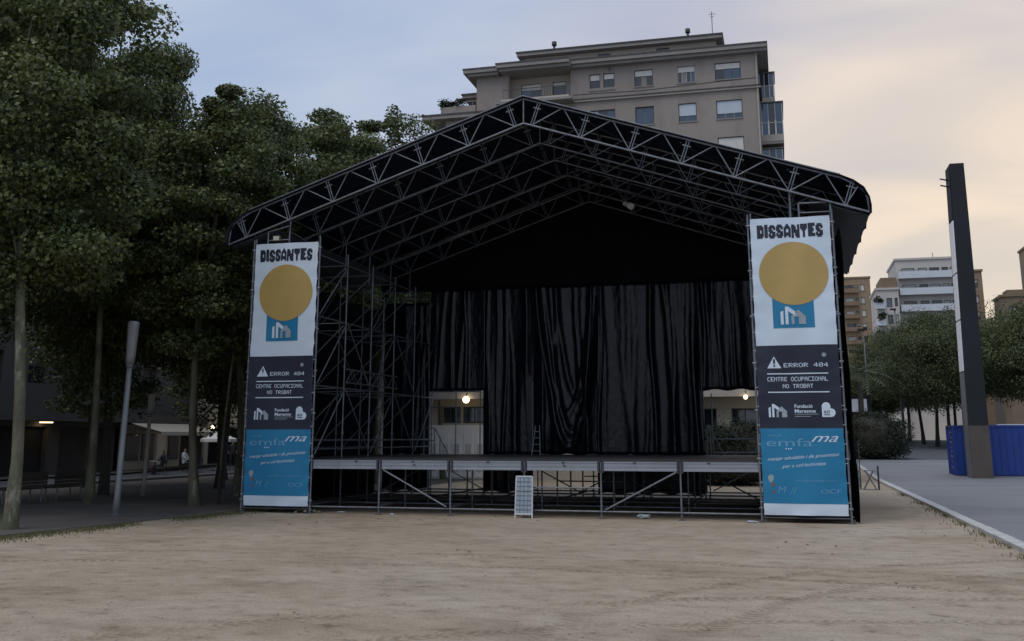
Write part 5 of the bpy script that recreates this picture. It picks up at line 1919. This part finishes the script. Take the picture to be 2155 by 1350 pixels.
bench_specs = [(-17.3, 1.9, 'dark slatted bench nearest to the first plane trunk'), (-17.15, 3.7, 'dark slatted bench between the other bench and the tall tree'),
               (-18.6, 0.6, 'dark slatted bench mostly hidden by the first plane trunk')]
for (x, y, lab) in bench_specs:
    t = thing('park_bench', (x, y, 0), lab, 'bench', 'dark benches on the promenade')
    for k in range(4):
        box('seat_slat', x - 0.24 + k * 0.13, x - 0.13 + k * 0.13, y - 0.80, y + 0.80, 0.42, 0.455, M_WOOD, t)
    for k in range(5):
        box('back_slat', x + 0.27, x + 0.31, y - 0.80, y + 0.80, 0.48 + k * 0.10, 0.57 + k * 0.10, M_WOOD, t)
    for yy in (-0.62, 0.62):
        bar('leg', (x - 0.18, y + yy, 0.0), (x - 0.18, y + yy, 0.42), 0.025, M_POLEL, t)
        bar('leg', (x + 0.26, y + yy, 0.0), (x + 0.26, y + yy, 0.98), 0.025, M_POLEL, t)

# shop building along the street: faces +X at x = -32
sbld = thing('shop_building', (-32, 40, gz(0, 40)), 'dim apartment building with dark shop fronts behind the plane trees', 'building')
XF = -32.0
Y0_, Y1_ = -20.0, 92.0
hs = []
shop = []
k = 0
y = Y0_ + 1
rr = random.Random(4)
while y < Y1_ - 5:
    w_ = rr.uniform(3.2, 4.6)
    hs.append((y, y + w_, gz(0, y) + 0.12, 2.65 + gz(0, y)))
    shop.append((y, y + w_))
    y += w_ + rr.uniform(0.5, 1.1)
uph = []
for fl in range(3):
    y = Y0_ + 2
    while y < Y1_ - 3:
        uph.append((y, y + 1.5, 4.9 + fl * 3.1, 6.5 + fl * 3.1))
        y += 3.4
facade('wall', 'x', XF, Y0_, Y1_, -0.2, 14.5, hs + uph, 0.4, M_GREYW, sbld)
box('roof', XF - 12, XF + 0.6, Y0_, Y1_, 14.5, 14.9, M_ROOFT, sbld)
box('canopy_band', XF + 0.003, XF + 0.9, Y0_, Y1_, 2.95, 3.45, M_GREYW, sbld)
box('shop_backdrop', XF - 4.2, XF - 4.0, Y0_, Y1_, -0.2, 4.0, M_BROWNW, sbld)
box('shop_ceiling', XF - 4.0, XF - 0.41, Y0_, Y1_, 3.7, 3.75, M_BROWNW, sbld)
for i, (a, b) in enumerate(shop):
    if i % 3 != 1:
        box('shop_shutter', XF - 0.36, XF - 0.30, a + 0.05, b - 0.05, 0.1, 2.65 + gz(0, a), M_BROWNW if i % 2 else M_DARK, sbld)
for i, h_ in enumerate(uph):
    window(sbld, 'x', XF, *h_, 0.3, shut=(0.4 if i % 3 else 0.0), mull=1, m_shut=M_GREYW)
# front at the street head so no gap shows between the building and the big block
ew = thing('end_building', (-26, 93, gz(0, 93)), 'dim building closing the shady street beyond the cafe', 'building')
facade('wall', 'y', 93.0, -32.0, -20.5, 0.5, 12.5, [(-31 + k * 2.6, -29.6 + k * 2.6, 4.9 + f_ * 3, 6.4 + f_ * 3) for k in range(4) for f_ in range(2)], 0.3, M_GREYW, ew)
for k in range(4):
    for f_ in range(2):
        window(ew, 'y', 93.0, -31 + k * 2.6, -29.6 + k * 2.6, 4.9 + f_ * 3, 6.4 + f_ * 3, 0.25, mull=1)
box('roof', -32.3, -20.2, 92.6, 104, 12.5, 12.8, M_ROOFT, ew)
facade('wall', 'x', -20.5, 93.0, 104, 0.5, 12.5, [], 0.1, M_GREYW, ew)

pl_ = thing('porch_lamp', (XF + 0.45, 20.6, 2.8), 'dim lit ceiling lamp over a dark doorway behind the first trunk', 'lamp')
bar('lamp_disc', (XF + 0.45, 20.6, 2.84), (XF + 0.45, 20.6, 2.945), 0.34, M_BULB2, pl_, n=14)
bar('lamp_rim', (XF + 0.45, 20.6, 2.90), (XF + 0.45, 20.6, 2.948), 0.38, M_RAIL, pl_, n=14)

# cafe terrace
cf = thing('cafe_awning', (-30.9, 30.5, 2.5), 'cream cafe awning over the lit shop front behind the trees', 'awning')
mesh_obj('awning_cloth', [(-31.05, 27.5, 2.92), (-31.05, 34.0, 2.92), (-29.0, 34.0, 2.42), (-29.0, 27.5, 2.42), (-31.05, 27.5, 2.89), (-31.05, 34.0, 2.89), (-29.0, 34.0, 2.39), (-29.0, 27.5, 2.39)],
         [(0, 1, 2, 3), (7, 6, 5, 4), (0, 4, 5, 1), (1, 5, 6, 2), (2, 6, 7, 3), (3, 7, 4, 0)], M_AWN, cf)
box('valance', -29.0, -28.97, 27.5, 34.0, 2.2, 2.415, M_AWN, cf)
for y in (27.7, 33.8):
    bar('arm', (-31.0, y, 2.6), (-29.05, y, 2.4), 0.025, M_RAIL, cf)
for (lx, ly, lz, lab) in ((-30.0, 31.6, 2.35, 'small bright lit lamp under the cafe awning'), (-30.2, 35.2, 2.75, 'small lit lamp on the cream arcade beyond the awning')):
    cl = thing('cafe_lamp', (lx, ly, lz), lab, 'lamp')
    bm_ = bmesh.new()
    bmesh.ops.create_uvsphere(bm_, u_segments=12, v_segments=8, radius=0.13)
    o = bm_obj('bulb', bm_, M_BULB, None, True)
    o.location = (lx, ly, lz)
    adopt(o, cl)
    bar('cord', (lx, ly, lz + 0.1), (lx, ly, lz + 0.33), 0.015, M_RAIL, cl)
cfw = thing('cafe_shopfront', (-31.6, 30.5, 0.1), 'cream cafe shop front with a pale door under the awning', 'shop front')
box('panel', -31.94, -31.8, 27.6, 34.0, 0.15, 2.85, M_CREAM, cfw)
for (a, b) in ((28.0, 29.4), (29.7, 31.0), (32.6, 33.8)):
    f_ = box('window', -31.795, -31.75, a, b, 0.7, 2.3, M_FRAME, cfw)
    box('pane', -31.748, -31.735, a + 0.07, b - 0.07, 0.77, 2.23, M_GLASS, f_)
d_ = box('door', -31.795, -31.74, 31.3, 32.3, 0.15, 2.3, M_WHITE, cfw)
bar('handle', (-31.71, 32.15, 1.0), (-31.71, 32.15, 1.25), 0.02, M_RAIL, d_)
kc = thing('corner_house', (-30, 38, gz(0, 38)), 'cream arcaded corner house with round pillars beyond the cafe parasol', 'building')
kz = gz(0, 36)
facade('wall', 'y', 36.0, -31.95, -28.4, kz + 2.6, 6.4, [(-31.2, -30.2, 4.3, 5.6), (-29.9, -28.9, 4.3, 5.6)], 0.3, M_CREAM, kc)
facade('wall', 'x', -28.4, 36.0, 44, kz + 2.6, 6.4, [], 0.3, M_CREAM, kc)
box('soffit', -31.95, -28.4, 36.01, 44, kz + 2.5, kz + 2.598, M_CREAM, kc)
for x_ in (-31.4, -28.75):
    bar('pillar', (x_, 36.4, kz - 0.1), (x_, 36.4, kz + 2.5), 0.22, M_CREAM, kc, n=16)
box('back_wall', -31.9, -28.4, 40, 40.2, kz - 0.1, kz + 2.5, M_BROWNW, kc)
box('roof', -31.95, -28.1, 35.7, 44.3, 6.4, 6.7, M_ROOFT, kc)
window(kc, 'y', 36.0, -31.2, -30.2, 4.3, 5.6, 0.25, mull=1)
window(kc, 'y', 36.0, -29.9, -28.9, 4.3, 5.6, 0.25, mull=1)

PSX, PSY = -27.0, 30.6
ps = thing('cafe_parasol', (PSX, PSY, gz(0, PSY)), 'pale cafe parasol over the terrace tables', 'parasol')
pzb = gz(0, PSY)
bar('pole', (PSX, PSY, pzb), (PSX, PSY, pzb + 2.3), 0.03, M_SHUT, ps)
v, f = [(PSX, PSY, pzb + 2.35)], []
for zz_ in (1.9, 1.72):
    for k in range(8):
        a = k * math.pi / 4 + 0.39
        v.append((PSX + 1.1 * math.cos(a), PSY + 1.1 * math.sin(a), pzb + zz_))
for k in range(8):
    f.append((0, 1 + k, 1 + (k + 1) % 8))
    f.append((1 + k, 9 + k, 9 + (k + 1) % 8, 1 + (k + 1) % 8))
mesh_obj('canopy', v, f, M_WHITE, ps)
bar('base', (PSX, PSY, pzb + 0.0), (PSX, PSY, pzb + 0.08), 0.3, M_POLEL, ps, n=14)


def cafe_table(x, y, lab):
    z = gz(x, y)
    t = thing('cafe_table', (x, y, z), lab, 'table', 'small terrace tables outside the cafe')
    bar('tabletop', (x, y, z + 0.72), (x, y, z + 0.75), 0.36, M_SHUT, t, n=16)
    bar('stem', (x, y, z + 0.03), (x, y, z + 0.72), 0.03, M_RAIL, t)
    bar('foot', (x, y, z), (x, y, z + 0.03), 0.24, M_RAIL, t, n=12)


def cafe_chair(x, y, rz, lab):
    z = gz(x, y)
    t = thing('cafe_chair', (x, y, z), lab, 'chair', 'dark terrace chairs outside the cafe')
    Rm = Matrix.Rotation(rz, 3, 'Z')

    def q(a, b, c):
        p_ = Rm @ Vector((a, b, 0))
        return (x + p_.x, y + p_.y, z + c)
    for a in (-.19, .19):
        bar('leg', q(a, -.19, 0), q(a, -.19, .45), 0.014, M_RAIL, t, n=6)
        bar('leg', q(a, .19, 0), q(a, .21, .85), 0.014, M_RAIL, t, n=6)
    o_ = box('seat', x - .21, x + .21, y - .21, y + .21, z + .45, z + .475, M_WOOD, t, rz=rz)
    bp_ = q(0, .21, .72)
    box('backrest', bp_[0] - .2, bp_[0] + .2, bp_[1] - .012, bp_[1] + .012, z + .6, z + .85, M_WOOD, t, rz=rz)


cafe_table(-27.6, 28.6, 'round terrace table nearest to the cafe parasol pole')
cafe_table(-28.4, 26.2, 'round terrace table at the near end of the cafe awning')
chairs = [(-27.0, 28.4, -1.3, 'dark terrace chair beside the table near the parasol'), (-28.2, 28.9, 1.6, 'dark terrace chair across the parasol table by the shop front'),
          (-27.8, 25.9, -1.4, 'dark terrace chair beside the near terrace table'), (-29.0, 26.5, 1.5, 'dark terrace chair across the near table by the shop front')]
for c_ in chairs:
    cafe_chair(*c_)


def person(x, y, rz, pose, top, hair_m, label):
    """one continuous skinned body with clothing colours by face height; seated or standing"""
    z = gz(x, y)
    t = thing('person', (x, y, z), label, 'person')
    J = {}
    if pose == 'sit':
        J = dict(pel=(0, 0, .52), spine=(0, .05, .78), chest=(0, .06, 1.0), neck=(0, .05, 1.16), head=(0, .02, 1.27), crown=(0, .02, 1.40),
                 shl=(-.18, .06, 1.08), ell=(-.24, -.06, .84), hal=(-.14, -.30, .78), shr=(.18, .06, 1.08), elr=(.24, -.06, .84), har=(.14, -.30, .78),
                 hil=(-.10, 0, .50), knl=(-.13, -.42, .50), anl=(-.13, -.44, .09), tol=(-.13, -.60, .04),
                 hir=(.10, 0, .50), knr=(.13, -.42, .50), anr=(.13, -.44, .09), tor=(.13, -.60, .04))
    else:
        J = dict(pel=(0, 0, .95), spine=(0, .01, 1.15), chest=(0, .01, 1.35), neck=(0, 0, 1.52), head=(0, -.02, 1.62), crown=(0, -.02, 1.74),
                 shl=(-.19, 0, 1.44), ell=(-.25, .04, 1.16), hal=(-.24, -.06, .90), shr=(.19, 0, 1.44), elr=(.25, .0, 1.16), har=(.23, -.12, .92),
                 hil=(-.10, 0, .90), knl=(-.11, -.06, .50), anl=(-.11, -.02, .09), tol=(-.12, -.18, .04),
                 hir=(.10, 0, .90), knr=(.12, .08, .50), anr=(.13, .20, .10), tor=(.13, .06, .04))
    rad = dict(pel=.15, spine=.14, chest=.15, neck=.06, head=.095, crown=.08, shl=.075, ell=.05, hal=.038, shr=.075, elr=.05, har=.038,
               hil=.10, knl=.07, anl=.045, tol=.04, hir=.10, knr=.07, anr=.045, tor=.04)
    E_ = [('pel', 'spine'), ('spine', 'chest'), ('chest', 'neck'), ('neck', 'head'), ('head', 'crown'), ('chest', 'shl'), ('shl', 'ell'), ('ell', 'hal'),
          ('chest', 'shr'), ('shr', 'elr'), ('elr', 'har'), ('pel', 'hil'), ('hil', 'knl'), ('knl', 'anl'), ('anl', 'tol'), ('pel', 'hir'), ('hir', 'knr'), ('knr', 'anr'), ('anr', 'tor')]
    names_ = list(J)
    me = bpy.data.meshes.new('body')
    me.from_pydata([J[n_] for n_ in names_], [(names_.index(a), names_.index(b)) for a, b in E_], [])
    o_ = bpy.data.objects.new('body', me)
    COL.objects.link(o_)
    sk = o_.modifiers.new('skin', 'SKIN')
    for i, n_ in enumerate(names_):
        me.skin_vertices[0].data[i].radius = (rad[n_], rad[n_] * 0.85)
        me.skin_vertices[0].data[i].use_root = n_ == 'pel'
    ss = o_.modifiers.new('smooth', 'SUBSURF')
    ss.levels = ss.render_levels = 1
    bpy.context.view_layer.update()
    dg = bpy.context.evaluated_depsgraph_get()
    m2 = bpy.data.meshes.new_from_object(o_.evaluated_get(dg))
    bpy.data.objects.remove(o_)
    m2.materials.clear()
    for q_ in (top, M_TROUSER, M_SKIN, hair_m):
        m2.materials.append(q_)
    zn = J['neck'][2]
    zp = J['pel'][2]
    for p_ in m2.polygons:
        c_ = p_.center
        if c_.z > zn - 0.01:
            p_.material_index = 3 if (c_.z > J['head'][2] + 0.05 or c_.y > J['head'][1] + 0.04) else 2
        elif min((c_ - Vector(J['hal'])).length, (c_ - Vector(J['har'])).length) < 0.12:
            p_.material_index = 2
        elif c_.z < zp + 0.04 and (pose != 'sit' or c_.y < -0.05 or c_.z < 0.5):
            p_.material_index = 1
        else:
            p_.material_index = 0
        p_.use_smooth = True
    b_ = bpy.data.objects.new('body', m2)
    b_.location = (x, y, z)
    b_.rotation_euler = (0, 0, rz)
    COL.objects.link(b_)
    adopt(b_, t)
    return t


person(-28.2, 28.9, 1.6, 'sit', M_SHIRT_W, M_HAIR, 'person in a pale shirt sitting at the cafe terrace')
person(-27.8, 25.9, -1.4, 'sit', M_SHIRT_D, M_HAIR, 'person in dark clothes sitting at the near terrace table')
person(-27.6, 33.4, 0.6, 'stand', M_SHIRT_D, M_HAIR, 'person in dark clothes standing beyond the cafe parasol')
